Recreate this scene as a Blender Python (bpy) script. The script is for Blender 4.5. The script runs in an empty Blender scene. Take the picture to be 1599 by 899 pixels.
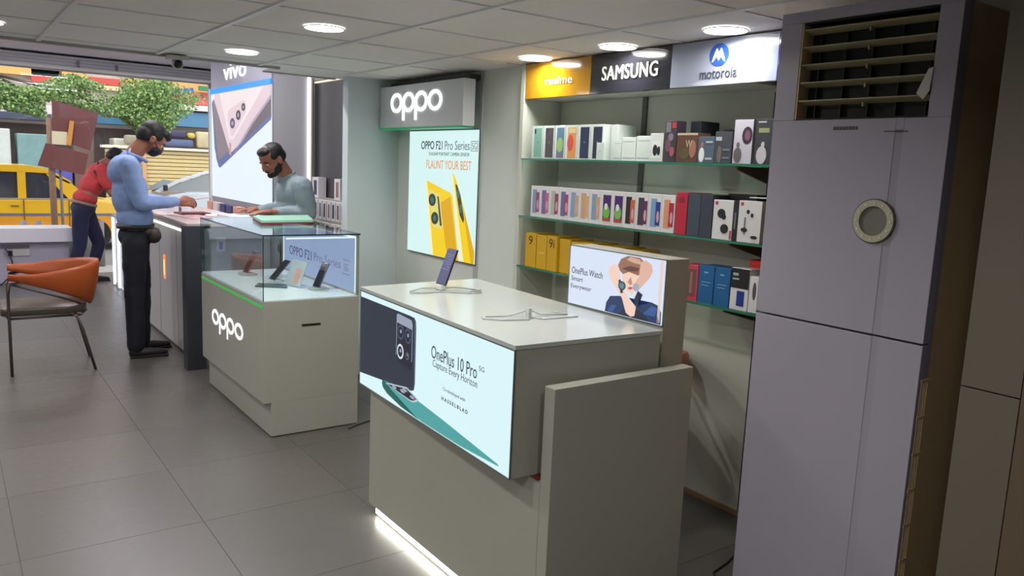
import bpy, bmesh, math, random
from mathutils import Vector, Matrix
random.seed(7)
S = bpy.context.scene
COL = S.collection
PI = math.pi

# ---------------------------------------------------------------- camera
cam_d = bpy.data.cameras.new('camera'); cam = bpy.data.objects.new('camera', cam_d); COL.objects.link(cam)
YAW, PITCH, ROLL, F = 0.6295323, 0.15098244, 0.04323786, 1230.08
fw = Vector((math.sin(YAW)*math.cos(PITCH), math.cos(YAW)*math.cos(PITCH), -math.sin(PITCH)))
rt = Vector((math.cos(YAW), -math.sin(YAW), 0)); up = rt.cross(fw)
rt2 = rt*math.cos(ROLL)+up*math.sin(ROLL); up2 = rt2.cross(fw)
cam.matrix_world = Matrix(((rt2.x, up2.x, -fw.x, 0), (rt2.y, up2.y, -fw.y, 0), (rt2.z, up2.z, -fw.z, 1.55), (0, 0, 0, 1)))
cam_d.sensor_width = 36; cam_d.lens = F*36/1599; cam_d.clip_start = 0.05; cam_d.clip_end = 200
S.camera = cam
# ---------------------------------------------------------------- world and exposure
W = bpy.data.worlds.new('world'); S.world = W; W.use_nodes = True
wn = W.node_tree; wn.nodes.clear()
wo = wn.nodes.new('ShaderNodeOutputWorld'); wb = wn.nodes.new('ShaderNodeBackground')
wb.inputs['Color'].default_value = (0.86, 0.91, 1.0, 1); wb.inputs['Strength'].default_value = 2.3
wn.links.new(wb.outputs[0], wo.inputs[0])
sun_d = bpy.data.lights.new('sun', 'SUN'); sun_d.energy = 1.2; sun_d.angle = 0.2; sun_d.color = (1, .95, .86)
sun = bpy.data.objects.new('sun', sun_d); COL.objects.link(sun); sun.rotation_euler = (math.radians(40), 0, math.radians(-25))
S.view_settings.view_transform = 'Standard'; S.view_settings.look = 'None'
S.view_settings.exposure = 0.0; S.view_settings.gamma = 1.0; S.view_settings.use_curve_mapping = False
LAMP_W = 7.6       # watts of each ceiling downlight

# ---------------------------------------------------------------- materials
def srgb(r, g, b):
    return tuple(((c/255)/12.92 if c/255 <= .04045 else ((c/255+.055)/1.055)**2.4) for c in (r, g, b))+(1,)
MC = {}
def M(name, c, rough=.5, metal=0., var=.05, scale=6., bump=0., spec=.5, coat=0.):
    if name in MC: return MC[name]
    m = bpy.data.materials.new(name); m.use_nodes = True; nt = m.node_tree; b = nt.nodes['Principled BSDF']
    if len(c) == 3: c = srgb(*c)
    b.inputs['Roughness'].default_value = rough; b.inputs['Metallic'].default_value = metal
    b.inputs['Specular IOR Level'].default_value = spec; b.inputs['Coat Weight'].default_value = coat
    tc = nt.nodes.new('ShaderNodeTexCoord'); nz = nt.nodes.new('ShaderNodeTexNoise')
    nz.inputs['Scale'].default_value = scale; nz.inputs['Detail'].default_value = 4
    nt.links.new(tc.outputs['Object'], nz.inputs['Vector'])
    mx = nt.nodes.new('ShaderNodeMix'); mx.data_type = 'RGBA'
    mx.inputs[6].default_value = tuple(max(0, v*(1-var)) for v in c[:3])+(1,)
    mx.inputs[7].default_value = tuple(min(1, v*(1+var)) for v in c[:3])+(1,)
    nt.links.new(nz.outputs['Fac'], mx.inputs[0]); nt.links.new(mx.outputs[2], b.inputs['Base Color'])
    if bump:
        bp = nt.nodes.new('ShaderNodeBump'); bp.inputs['Strength'].default_value = bump; bp.inputs['Distance'].default_value = .01
        nt.links.new(nz.outputs['Fac'], bp.inputs['Height']); nt.links.new(bp.outputs[0], b.inputs['Normal'])
    MC[name] = m; return m
def EM(name, c, s=1.):
    if name in MC: return MC[name]
    m = bpy.data.materials.new(name); m.use_nodes = True; b = m.node_tree.nodes['Principled BSDF']
    if len(c) == 3: c = srgb(*c)
    b.inputs['Base Color'].default_value = (.02, .02, .02, 1); b.inputs['Roughness'].default_value = .35
    b.inputs['Emission Color'].default_value = c; b.inputs['Emission Strength'].default_value = s
    MC[name] = m; return m
def GL(name, c, rough=0., refl=1.):
    """thin pane: mostly clear with a fresnel reflection"""
    if name in MC: return MC[name]
    m = bpy.data.materials.new(name); m.use_nodes = True; nt = m.node_tree; nt.nodes.clear()
    o = nt.nodes.new('ShaderNodeOutputMaterial'); t = nt.nodes.new('ShaderNodeBsdfTransparent'); t.inputs[0].default_value = c
    g = nt.nodes.new('ShaderNodeBsdfGlossy'); g.inputs['Roughness'].default_value = rough; g.inputs[0].default_value = (.9, .95, 1, 1)
    f = nt.nodes.new('ShaderNodeLayerWeight'); f.inputs[0].default_value = .5
    pw = nt.nodes.new('ShaderNodeMath'); pw.operation = 'POWER'; pw.inputs[1].default_value = 4.5; nt.links.new(f.outputs['Facing'], pw.inputs[0])
    ma = nt.nodes.new('ShaderNodeMath'); ma.operation = 'MULTIPLY_ADD'; ma.inputs[1].default_value = .8*refl; ma.inputs[2].default_value = .035*refl; nt.links.new(pw.outputs[0], ma.inputs[0])
    x = nt.nodes.new('ShaderNodeMixShader'); nt.links.new(ma.outputs[0], x.inputs[0])
    nt.links.new(t.outputs[0], x.inputs[1]); nt.links.new(g.outputs[0], x.inputs[2]); nt.links.new(x.outputs[0], o.inputs[0])
    MC[name] = m; return m

lam = M('white_laminate', (162, 161, 150), .38, var=.02, scale=2)
lam2 = M('white_gloss_laminate', (188, 192, 188), .16, var=.02, scale=2)
wallm = M('wall_paint', (214, 219, 212), .6, var=.02, scale=3)
niche_m = M('niche_board', (198, 201, 190), .45, var=.02, scale=3)
blk = M('black_plastic', (22, 22, 24), .35)
dgrey = M('dark_grey_laminate', (62, 64, 72), .3, var=.03)
chrome = M('brushed_steel', (110, 96, 90), .5, .8)
glass_clear = GL('clear_glass', (.93, .97, .96, 1))
glass_win = GL('window_glass', (.97, .98, .98, 1), 0., .35)
glass_edge = M('green_glass_edge', (40, 118, 92), .15, spec=.8)
white_led = EM('white_led', (.9, .97, 1, 1), 1.1)

# ---------------------------------------------------------------- mesh helpers
def nb(): return bmesh.new()
def box(bm, x0, x1, y0, y1, z0, z1, bev=0.):
    if x0 > x1: x0, x1 = x1, x0
    if y0 > y1: y0, y1 = y1, y0
    r = bmesh.ops.create_cube(bm, size=1, matrix=Matrix.Translation(((x0+x1)/2, (y0+y1)/2, (z0+z1)/2)) @ Matrix.Diagonal((x1-x0, y1-y0, z1-z0, 1)))
    if bev:
        es = list({e for v in r['verts'] for e in v.link_edges})
        bmesh.ops.bevel(bm, geom=es, offset=bev, segments=2, affect='EDGES', profile=.5)
    return bm
def obox(bm, c, size, rz=0., ry=0., rx=0., bev=0.):
    m = Matrix.Translation(c) @ Matrix.Rotation(rz, 4, 'Z') @ Matrix.Rotation(ry, 4, 'Y') @ Matrix.Rotation(rx, 4, 'X') @ Matrix.Diagonal((*size, 1))
    r = bmesh.ops.create_cube(bm, size=1, matrix=m)
    if bev:
        es = list({e for v in r['verts'] for e in v.link_edges})
        bmesh.ops.bevel(bm, geom=es, offset=bev, segments=2, affect='EDGES', profile=.5)
    return bm
def prism(bm, poly, z0, z1, bev=0.):
    a = [bm.verts.new((x, y, z0)) for x, y in poly]; b = [bm.verts.new((x, y, z1)) for x, y in poly]
    n = len(poly); fs = [bm.faces.new(a[::-1]), bm.faces.new(b)]
    for i in range(n): fs.append(bm.faces.new((a[i], a[(i+1) % n], b[(i+1) % n], b[i])))
    bmesh.ops.recalc_face_normals(bm, faces=fs)
    if bev: bmesh.ops.bevel(bm, geom=list({e for f in fs for e in f.edges}), offset=bev, segments=2, affect='EDGES', profile=.5)
    return bm
def tube(bm, pts, r, n=8, rs=None):
    pts = [Vector(p) for p in pts]; rings = []
    ref = Vector((0, 0, 1))
    for i, p in enumerate(pts):
        d = (pts[min(i+1, len(pts)-1)]-pts[max(i-1, 0)]).normalized()
        if abs(d.dot(ref)) > .95: a = Vector((1, 0, 0))
        else: a = ref
        u = d.cross(a).normalized(); v = d.cross(u)
        rr = rs[i] if rs else r
        rings.append([bm.verts.new(p+(u*math.cos(2*PI*k/n)+v*math.sin(2*PI*k/n))*rr) for k in range(n)])
    fs = []
    for i in range(len(rings)-1):
        for k in range(n): fs.append(bm.faces.new((rings[i][k], rings[i][(k+1) % n], rings[i+1][(k+1) % n], rings[i+1][k])))
    fs.append(bm.faces.new(rings[0][::-1])); fs.append(bm.faces.new(rings[-1]))
    bmesh.ops.recalc_face_normals(bm, faces=fs)
    return bm
def cyl(bm, c, r, h, axis='Z', n=32, r2=None):
    m = Matrix.Translation(c)
    if axis == 'X': m = m @ Matrix.Rotation(PI/2, 4, 'Y')
    if axis == 'Y': m = m @ Matrix.Rotation(PI/2, 4, 'X')
    bmesh.ops.create_cone(bm, cap_ends=True, segments=n, radius1=r, radius2=r if r2 is None else r2, depth=h, matrix=m); return bm
def ring(bm, c, ro, ri, h, axis='Z', n=32):
    m = Matrix.Translation(c)
    if axis == 'X': m = m @ Matrix.Rotation(PI/2, 4, 'Y')
    vs = []
    for z in (-h/2, h/2):
        for r in (ri, ro): vs.append([bm.verts.new(m @ Vector((r*math.cos(2*PI*k/n), r*math.sin(2*PI*k/n), z))) for k in range(n)])
    fs = []
    for a, b in ((0, 1), (1, 3), (3, 2), (2, 0)):
        for k in range(n): fs.append(bm.faces.new((vs[a][k], vs[a][(k+1) % n], vs[b][(k+1) % n], vs[b][k])))
    bmesh.ops.recalc_face_normals(bm, faces=fs); return bm
def tag(o, label=None, cat=None, group=None, kind=None):
    if label: o['label'] = label
    if cat: o['category'] = cat
    if group: o['group'] = group
    if kind: o['kind'] = kind
    return o
ORG = {}
def obj(name, bm, mat, parent=None, smooth=False, label=None):
    """bm holds world coordinates; the object's origin is its root's origin (or the base centre for a lone mesh)"""
    me = bpy.data.meshes.new(name); bm.to_mesh(me); bm.free()
    return link(name, me, mat, parent, smooth, label)
def link(name, me, mat, parent=None, smooth=False, label=None):
    o = bpy.data.objects.new(name, me)
    if parent is not None: org = ORG[parent.name]
    else:
        xs = [v.co for v in me.vertices]
        lo = Vector((min(v.x for v in xs), min(v.y for v in xs), min(v.z for v in xs))); hi = Vector((max(v.x for v in xs), max(v.y for v in xs), 0))
        org = Vector(((lo.x+hi.x)/2, (lo.y+hi.y)/2, lo.z)); o.location = org
    me.transform(Matrix.Translation(-org))
    if mat is not None: me.materials.append(mat)
    if smooth: me.polygons.foreach_set('use_smooth', [True]*len(me.polygons))
    COL.objects.link(o)
    if parent is not None: o.parent = parent
    if label: o['label'] = label
    ORG[o.name] = org
    return o
def thing(name, loc, label, cat, group=None):
    o = bpy.data.objects.new(name, None); COL.objects.link(o); o.location = loc; o.empty_display_size = .1
    ORG[o.name] = Vector(loc); return tag(o, label, cat, group)
def struct(name, loc=(0, 0, 0)):
    o = bpy.data.objects.new(name, None); COL.objects.link(o); o.location = loc; ORG[o.name] = Vector(loc); o['kind'] = 'structure'; return o
def smesh(name, bm, mat):
    o = obj(name, bm, mat); o['kind'] = 'structure'; return o

class Frame:
    """vertical (or tilted) panel frame: u along udir, v along vdir, d out of the surface"""
    def __init__(s, o, ud, vd=(0, 0, 1)):
        s.o = Vector(o); s.u = Vector(ud).normalized(); s.v = Vector(vd).normalized(); s.n = s.u.cross(s.v).normalized()
    def __call__(s, u, v, d=0.): return s.o+s.u*u+s.v*v+s.n*d
def flat(name, pts, fr, d, mat, parent, t=.0006, label=None):
    bm = nb(); a = [bm.verts.new(fr(u, v, d)) for u, v in pts]; b = [bm.verts.new(fr(u, v, d+t)) for u, v in pts]
    n = len(pts); fs = [bm.faces.new(a[::-1]), bm.faces.new(b)]
    for i in range(n): fs.append(bm.faces.new((a[i], a[(i+1) % n], b[(i+1) % n], b[i])))
    bmesh.ops.triangulate(bm, faces=[f for f in fs if len(f.verts) > 4])
    return obj(name, bm, mat, parent, label=label)
def rect(u0, u1, v0, v1): return [(u0, v0), (u1, v0), (u1, v1), (u0, v1)]
def ell(u, v, ru, rv, n=20, a0=0.): return [(u+ru*math.cos(2*PI*k/n+a0), v+rv*math.sin(2*PI*k/n+a0)) for k in range(n)]
def rrect(u0, u1, v0, v1, r, n=4):
    p = []
    for cu, cv, a in ((u1-r, v1-r, 0), (u0+r, v1-r, 90), (u0+r, v0+r, 180), (u1-r, v0+r, 270)):
        for k in range(n+1):
            t = math.radians(a+90*k/n); p.append((cu+r*math.cos(t), cv+r*math.sin(t)))
    return p
def text(s, fr, box4, d, mat, parent, bold=0., ext=.0006, name='lettering', space=1.):
    """letters fitted to the rectangle (u0, u1, v0, v1) of the frame"""
    c = bpy.data.curves.new('t', 'FONT'); c.body = s; c.extrude = .5; c.offset = bold; c.resolution_u = 3; c.space_character = space
    o = bpy.data.objects.new('t', c); COL.objects.link(o)
    dg = bpy.context.evaluated_depsgraph_get(); dg.update()
    me = bpy.data.meshes.new_from_object(o.evaluated_get(dg)); bpy.data.objects.remove(o); bpy.data.curves.remove(c)
    xs = [v.co.x for v in me.vertices]; ys = [v.co.y for v in me.vertices]
    x0, x1, y0, y1 = min(xs), max(xs), min(ys), max(ys); u0, u1, v0, v1 = box4
    for v in me.vertices:
        u = u0+(v.co.x-x0)/(x1-x0)*(u1-u0); w = v0+(v.co.y-y0)/(y1-y0)*(v1-v0)
        v.co = fr(u, w, d+(v.co.z+.5)*ext)
    return link(name, me, mat, parent)

def ring_word(fr, letters, v0, v1, vdn, st, d, ext, mat, parent):
    """the rounded word made of rings and stems: letters = [(kind, u0, u1)]"""
    for kind, a, b in letters:
        bm = nb(); n = 36; cu, cv, ru, rv = (a+b)/2, (v0+v1)/2, (b-a)/2, (v1-v0)/2; L = []
        for dd in (d, d+ext):
            for q in (0, 1): L.append([bm.verts.new(fr(cu+(ru-q*st*.9)*math.cos(2*PI*k/n), cv+(rv-q*st)*math.sin(2*PI*k/n), dd)) for k in range(n)])
        fs = []
        for i, j in ((0, 1), (0, 2), (1, 3), (2, 3)):
            for k in range(n): fs.append(bm.faces.new((L[i][k], L[i][(k+1) % n], L[j][(k+1) % n], L[j][k])))
        if kind == 'p':
            q = [(a, vdn), (a+st*.9, vdn), (a+st*.9, v0+(v1-v0)*.55), (a, v0+(v1-v0)*.55)]
            A_ = [bm.verts.new(fr(u, v, d)) for u, v in q]; B_ = [bm.verts.new(fr(u, v, d+ext)) for u, v in q]
            fs += [bm.faces.new(A_[::-1]), bm.faces.new(B_)]+[bm.faces.new((A_[i], A_[(i+1) % 4], B_[(i+1) % 4], B_[i])) for i in range(4)]
        bmesh.ops.recalc_face_normals(bm, faces=fs)
        obj('letter', bm, mat, parent)

# ================================================================ STRUCTURE
CZ = 2.12; HZ = 2.6
# ---- floor: slab and tiles
floor = struct('floor')
obj('floor_slab', box(nb(), -3, 3.1, -2.6, 11.2, -.36, -.0025), M('floor_grout', (84, 80, 78), .8), floor)
def floor_mat():
    m = M('floor_tile', (90, 86, 83), .3, var=.07, scale=1.3, bump=.03); nt = m.node_tree; b = nt.nodes['Principled BSDF']
    oi = nt.nodes.new('ShaderNodeObjectInfo'); mr = nt.nodes.new('ShaderNodeMapRange'); mr.inputs[3].default_value = .93; mr.inputs[4].default_value = 1.07
    nt.links.new(oi.outputs['Random'], mr.inputs[0])
    mx = [n for n in nt.nodes if n.bl_idname == 'ShaderNodeMix'][0]
    vm = nt.nodes.new('ShaderNodeVectorMath'); vm.operation = 'SCALE'
    nt.links.new(mx.outputs[2], vm.inputs[0]); nt.links.new(mr.outputs[0], vm.inputs['Scale']); nt.links.new(vm.outputs[0], b.inputs['Base Color'])
    nz = nt.nodes.new('ShaderNodeTexNoise'); nz.inputs['Scale'].default_value = 18; r2 = nt.nodes.new('ShaderNodeMapRange')
    r2.inputs[3].default_value = .26; r2.inputs[4].default_value = .42
    nt.links.new(nz.outputs['Fac'], r2.inputs[0]); nt.links.new(r2.outputs[0], b.inputs['Roughness'])
    return m
fm = floor_mat(); TS = .67
me0 = None
for i in range(-5, 4):
    for j in range(-9, 11):
        x0 = .84+i*TS; y0 = 3.99+j*TS; x1 = min(x0+TS, 3.05); y1 = min(y0+TS, 11.15)
        if y0 > 11.1 or x0 > 3.0: continue
        fullt = x1-x0 > TS-.001 and y1-y0 > TS-.001
        if fullt and me0:
            o = bpy.data.objects.new('tile', me0); COL.objects.link(o); o.parent = floor; o.location = (x0, y0, 0); continue
        o = obj('tile', box(nb(), 0, x1-x0-.0018, 0, y1-y0-.0018, -.010, 0, .0005), fm, floor); o.location = (x0, y0, 0)
        if fullt and not me0: me0 = o.data
# ---- low ceiling: tiles in a T-bar grid
ceil_m = M('ceiling_tile', (240, 235, 233), .8, var=.03, scale=8, bump=.02)
tee_m = M('ceiling_tee', (228, 228, 232), .4, var=.01)
ceiling = struct('ceiling')
obj('ceiling_deck', box(nb(), -3, 3.0, -2.6, 5.1, CZ+.03, HZ+.3), ceil_m, ceiling)
obj('ceiling_deck', box(nb(), 1.8, 3.0, 5.1, 5.43, CZ+.03, HZ+.3), ceil_m, ceiling)
XL = [.47+.597*k for k in range(-6, 5)]; YL = [3.08+.61*k for k in range(-10, 4)]
me0 = None
for x0 in XL[:-1]+[-3.0]:
    for y0 in YL:
        x1 = min(x0+.597, 2.93); y1 = min(y0+.61, 5.1)
        if x0 < -3.05 and x0 != -3.0: continue
        if x1-x0 < .05 or y1-y0 < .05: continue
        if x0 == -3.0: x1 = XL[0]
        if x1-x0 < .05: continue
        fullt = abs(x1-x0-.597) < .001 and abs(y1-y0-.61) < .001
        if fullt and me0:
            o = bpy.data.objects.new('ceiling_tile', me0); COL.objects.link(o); o.parent = ceiling; o.location = (x0, y0, CZ); continue
        o = obj('ceiling_tile', box(nb(), .004, x1-x0-.004, .004, y1-y0-.004, .004, .02, .002), ceil_m, ceiling); o.location = (x0, y0, CZ)
        if fullt and not me0: me0 = o.data
for a, b, c, d in ((1.8, 2.258, 5.1, 5.43), (2.266, 2.93, 5.1, 5.43)):
    obj('ceiling_tile', box(nb(), a, b, c, d, CZ+.004, CZ+.02, .002), ceil_m, ceiling)
for x in XL: 
    if -3 < x < 2.9: obj('ceiling_tee', box(nb(), x-.011, x+.011, -2.5, 5.1, CZ-.004, CZ+.02), tee_m, ceiling)
for y in YL: obj('ceiling_tee', box(nb(), -3, 2.93, y-.005, y+.005, CZ-.001, CZ+.02), tee_m, ceiling)
smesh('trim_1', box(nb(), -3, 1.8, 5.085, 5.115, CZ-.012, HZ+.25), M('aluminium_trim', (170, 168, 172), .4))
smesh('trim_2', box(nb(), 1.8, 2.32, 5.415, 5.445, CZ-.004, HZ+.25), M('aluminium_trim', (170, 168, 172), .4))
# ---- higher ceiling of the shopfront bay: long metal strips
hc = struct('ceiling_high')
obj('ceiling_deck', box(nb(), -3, 3.1, 5.0, 11.3, HZ+.02, HZ+.1), ceil_m, hc)
strip_m = M('ceiling_strip', (205, 200, 212), .35, var=.03)
y = 5.15
while y < 10.2:
    obj('ceiling_strip', box(nb(), -3, 3.05, y, y+.192, HZ, HZ+.02, .003), strip_m, hc); y += .2
# ---- walls
smesh('wall_left', box(nb(), -3.1, -3.0, -2.6, 11.2, 0, 2.9), wallm)
smesh('wall_behind', box(nb(), -3.1, 3.1, -2.7, -2.6, 0, 2.9), wallm)
smesh('wall_far_right', box(nb(), 3.05, 3.15, -2.6, 11.2, 0, 2.9), wallm)
wr = struct('wall_right')
obj('pilaster', box(nb(), 2.71, 3.05, 3.65, 4.13, 0, CZ+.02), wallm, wr)
obj('wall_panel', box(nb(), 2.715, 3.05, 4.135, 5.2, 0, CZ+.02), wallm, wr)
obj('partition', box(nb(), 2.32, 2.98, 5.2, 5.29, 0, HZ), M('partition_paint', (206, 217, 222), .5, var=.02), wr)
obj('niche_back', box(nb(), 2.93, 3.05, 2.1, 3.65, 0, CZ+.02), niche_m, wr)
obj('niche_side', box(nb(), 2.66, 2.93, 3.615, 3.65, 0, CZ+.02, .002), niche_m, wr)
obj('niche_edge', box(nb(), 2.925, 2.935, 2.135, 2.165, 0, 1.92, .001), M('dark_edging', (40, 38, 34), .5), wr)
obj('wall_panel', box(nb(), 2.93, 3.05, -2.6, 2.1, 0, CZ+.02), M('painted_gap_shade', (22, 26, 22), .7), wr)  # near-black colour stands in for the unlit gap past the air conditioner
obj('niche_rail', box(nb(), 2.918, 2.93, 2.92, 2.95, 0, 1.96), M('rail_grey', (98, 98, 94), .4), wr)
smesh('baseboard_right', box(nb(), 2.915, 2.93, 2.13, 3.615, 0, .02), M('skirting_wood', (150, 120, 86), .5))
smesh('trim_3', box(nb(), 2.700, 2.714, 4.095, 4.135, 0, CZ), M('conduit_grey', (176, 180, 180), .4))
# lit niche behind the partition
smesh('wall_niche_end', box(nb(), 2.27, 3.05, 6.55, 6.62, 0, HZ), M('end_panel_grey', (170, 170, 174), .5, var=.02))
smesh('wall_niche_dark', box(nb(), 2.62, 2.66, 5.29, 6.55, 0, 2.2), M('dark_backboard', (66, 64, 66), .4, var=.03))
smesh('wall_niche_top', box(nb(), 2.6, 2.66, 5.29, 6.55, 2.205, HZ), M('end_panel_grey', (170, 170, 174), .5))
# near right: tiled partition leaf
lf = struct('wall_near_right')
nr = M('cream_panel', (92, 78, 62), .45, var=.06, scale=3)
nr2 = M('grey_cream_panel', (98, 90, 80), .4, var=.04, scale=3)
obj('panel', box(nb(), 1.80, 1.85, .66, .779, 0, 1.118, .001), nr2, lf)
obj('panel', box(nb(), 1.80, 1.85, .66, .779, 1.121, CZ, .001), nr2, lf)
obj('panel', box(nb(), 1.80, 1.85, -1.2, .658, 0, CZ, .001), nr, lf)
smesh('wall_near_return', box(nb(), 1.85, 3.05, -1.2, -1.1, 0, CZ), nr)

# ---- shopfront: glazing, header, box housing
fr_m = M('frame_aluminium', (196, 198, 204), .35, .3)
w1 = struct('window_1')
obj('window_glass', box(nb(), -2.95, 1.499, 10.996, 11.004, .5, 2.5), glass_win, w1)
obj('window_glass', box(nb(), 1.501, 3.0, 10.996, 11.004, .02, 2.5), glass_win, w1)
obj('window_frame', box(nb(), -3, 3.05, 10.96, 11.04, 2.46, 2.5), fr_m, w1)
obj('window_frame', box(nb(), 2.93, 2.97, 10.97, 11.03, 0, 2.46), fr_m, w1)
obj('window_frame', box(nb(), -3, 1.5, 10.97, 11.03, .46, .5), fr_m, w1)
smesh('wall_shopfront_low', box(nb(), -3, 1.5, 10.95, 11.05, -.35, .46), wallm)
smesh('wall_shopfront_high', box(nb(), -3, 3.05, 10.9, 11.1, 2.5, 3.2), M('header_grey', (226, 224, 232), .5, var=.05))
sh = thing('shutter_housing', (0, 10.7, 2.44), 'long grey metal shutter housing along the top of the front window', 'shutter box')
obj('housing', box(nb(), -2.95, 2.95, 10.55, 10.88, 2.47, HZ-.005, .01), M('housing_grey', (226, 224, 232), .4, var=.06), sh)
for k in range(3): obj('seam', box(nb(), -2.95, 2.95, 10.542, 10.55, 2.49+.035*k, 2.493+.035*k), M('seam_dark', (140, 138, 148), .5), sh)
for x in (-.6, .45, 1.35, 1.75): obj('clip', box(nb(), x, x+.03, 10.53, 10.55, 2.48, 2.55), M('seam_dark', (140, 138, 148), .5), sh)

# ================================================================ LAMPS
lp_positions = [(2.534, 2.131, 'nearest the air conditioner, above the white and blue brand sign'), (2.558, 2.768, 'above the black brand sign'),
                (2.555, 3.388, 'above the yellow brand sign'), (1.40, 3.40, 'above the aisle beside the big light box counter'), (1.395, 4.55, 'furthest back, in front of the vivo sign'),
                (1.4, 2.15, None), (.2, 3.4, None), (.2, 4.55, None), (-1., 3.4, None), (-1., 4.55, None), (.2, 2.1, None), (-1., 2.1, None), (.2, .85, None), (-1., .85, None), (.8, .35, None)]  # last three: unseen fill lamps added near the camera
lamp_w = EM('lamp_diffuser', (1, .98, .95, 1), 7)
for i, (x, y, lab) in enumerate(lp_positions):
    if lab: t = thing('ceiling_light', (x, y, CZ), 'round white ceiling downlight '+lab, 'ceiling light', 'round recessed downlights in the tiled ceiling')
    else: t = thing('ceiling_light', (x, y, CZ), 'round white ceiling downlight outside the view, '+['nearest the near right wall', 'level with the aisle', 'beside the orange armchair', 'far left of the aisle', 'left rear of the room', 'left of the big counter', 'left front of the room', 'added fill left of the air conditioner', 'added fill, furthest left and nearest', 'added fill before the air conditioner', 'by the rear wall', 'spare'][i-5], 'ceiling light', 'round recessed downlights outside the view')
    obj('trim_ring', ring(nb(), (x, y, CZ-.002), .088, .083, .004), tee_m, t)
    obj('diffuser', cyl(nb(), (x, y, CZ-.003), .083, .004, n=40), lamp_w, t)
    ld = bpy.data.lights.new('downlight', 'AREA'); ld.shape = 'DISK'; ld.size = .15; ld.spread = math.radians(172 if x > 2.4 else 160); ld.energy = LAMP_W*(.5 if x > 2.4 else 1); ld.color = (1, .985, .93)
    lo = bpy.data.objects.new('downlight', ld); COL.objects.link(lo); lo.parent = t; lo.location = (0, 0, -.012)
for x, y in ((-.6, 6.4), (-.6, 8.2), (-.6, 9.8), (1.3, 6.9), (1.3, 8.6), (1.75, 5.85)):   # unseen fill lights added to brighten the bay, hidden above the lower ceiling edge
    t = thing('unseen_fill_light', (x, y, HZ), 'unseen tube shaped fill light added under the higher ceiling, '+('above the bearded man' if y < 6 else ('left' if x < 0 else 'right')+' row, '+('nearest' if y < 7 else 'middle' if y < 9 else 'furthest')), 'ceiling light', 'unseen fill lights added to the shopfront bay')
    obj('tube', box(nb(), x-.3, x+.3, y-.03, y+.03, HZ-.03, HZ-.002), EM('fill_glow', (1, .97, 1, 1), 3), t)
    ld = bpy.data.lights.new('fill_lamp', 'AREA'); ld.shape = 'RECTANGLE'; ld.size = .6; ld.size_y = .06; ld.energy = 17; ld.color = (1, .96, 1)
    lo = bpy.data.objects.new('fill_lamp', ld); COL.objects.link(lo); lo.parent = t; lo.location = (0, 0, -.035)
c = thing('security_camera', (1.17, 5.06, 2.05), 'small dome security camera with black eye hanging from the ceiling edge', 'camera')
obj('mount', box(nb(), 1.11, 1.23, 5.0, 5.08, CZ-.03, CZ-.0045, .004), M('camera_white', (190, 188, 190), .4), c)
bm = nb(); bmesh.ops.create_uvsphere(bm, u_segments=20, v_segments=12, radius=.034, matrix=Matrix.Translation((1.17, 5.04, 2.072))); obj('dome', bm, M('camera_white', (190, 188, 190), .4), c, True)
bm = nb(); bmesh.ops.create_uvsphere(bm, u_segments=20, v_segments=12, radius=.026, matrix=Matrix.Translation((1.17, 5.025, 2.068))); obj('lens', bm, blk, c, True)

# ================================================================ BIG LIGHT BOX COUNTER (nearest)
ct = thing('display_counter', (1.75, 2.45, 0), 'white counter with the large glowing phone advert, nearest the camera', 'counter')
obj('base', box(nb(), 1.48, 2.03, 1.838, 3.05, .046, .585, .002), lam, ct)
obj('plinth', box(nb(), 1.50, 2.02, 1.85, 3.02, 0, .046), M('plinth_dark', (70, 68, 62), .6), ct)
obj('end_panel', box(nb(), 1.48, 2.10, 1.787, 1.837, .004, .892, .002), lam, ct)
bp = [(1.455, 3.10), (1.398, 1.888), (2.0, 1.86), (2.07, 3.14)]
obj('light_box_case', prism(nb(), bp, .586, 1.0, .001), lam, ct)
tp = [(1.452, 3.106), (1.3955, 1.884), (2.004, 1.856), (2.076, 3.146)]
obj('counter_top', prism(nb(), tp, 1.001, 1.016, .0015), lam2, ct)
obj('base_inlay', prism(nb(), [(1.47, 1.88), (1.47, 1.84), (2.0, 1.84), (2.0, 1.88)], .585, .5865), M('red_brown_board', (92, 30, 18), .6), ct)
A0 = Vector((1.455, 3.10, 0)); B0 = Vector((1.398, 1.888, 0)); Lf = (B0-A0).length
fr = Frame(A0, B0-A0)
sc = Lf/1.262
K = lambda pts: [(u*sc, v) for u, v in pts]
obj('edge_trim', box(nb(), 0, .001, 0, .001, 0, .001), lam, ct) if False else None
flat('light_panel', rect(0, Lf, .59, .997), fr, .0, EM('advert_white', (216, 244, 248), 1.0), ct, .002)
navy = EM('advert_navy', (30, 40, 58)); steel = EM('advert_steel', (150, 160, 180)); nearb = EM('advert_black', (18, 24, 40))
teal = EM('advert_teal', (72, 160, 158)); tealD = EM('advert_teal_dark', (20, 92, 84)); paleb = EM('advert_pale', (228, 240, 250))
flat('phone_picture', K([(0.002, .974)]+[(.50, .976), (.545, .974), (.558, .963), (.561, .94), (.561, .72), (.553, .694), (.532, .687), (.002, .638)]), fr, .0022, navy, ct)
flat('phone_picture_edge', K([(.545, .973), (.558, .963), (.563, .94), (.563, .72), (.555, .70), (.553, .72), (.553, .94)]), fr, .0029, EM('advert_slate', (70, 84, 104)), ct)
flat('camera_block_picture', K([(.383, .960), (.395, .966), (.520, .961), (.531, .945), (.531, .80), (.383, .798)]), fr, .0029, steel, ct)
flat('camera_block_picture', K([(.389, .93), (.528, .925), (.528, .79), (.515, .765), (.405, .77), (.389, .80)]), fr, .0036, nearb, ct)
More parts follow.
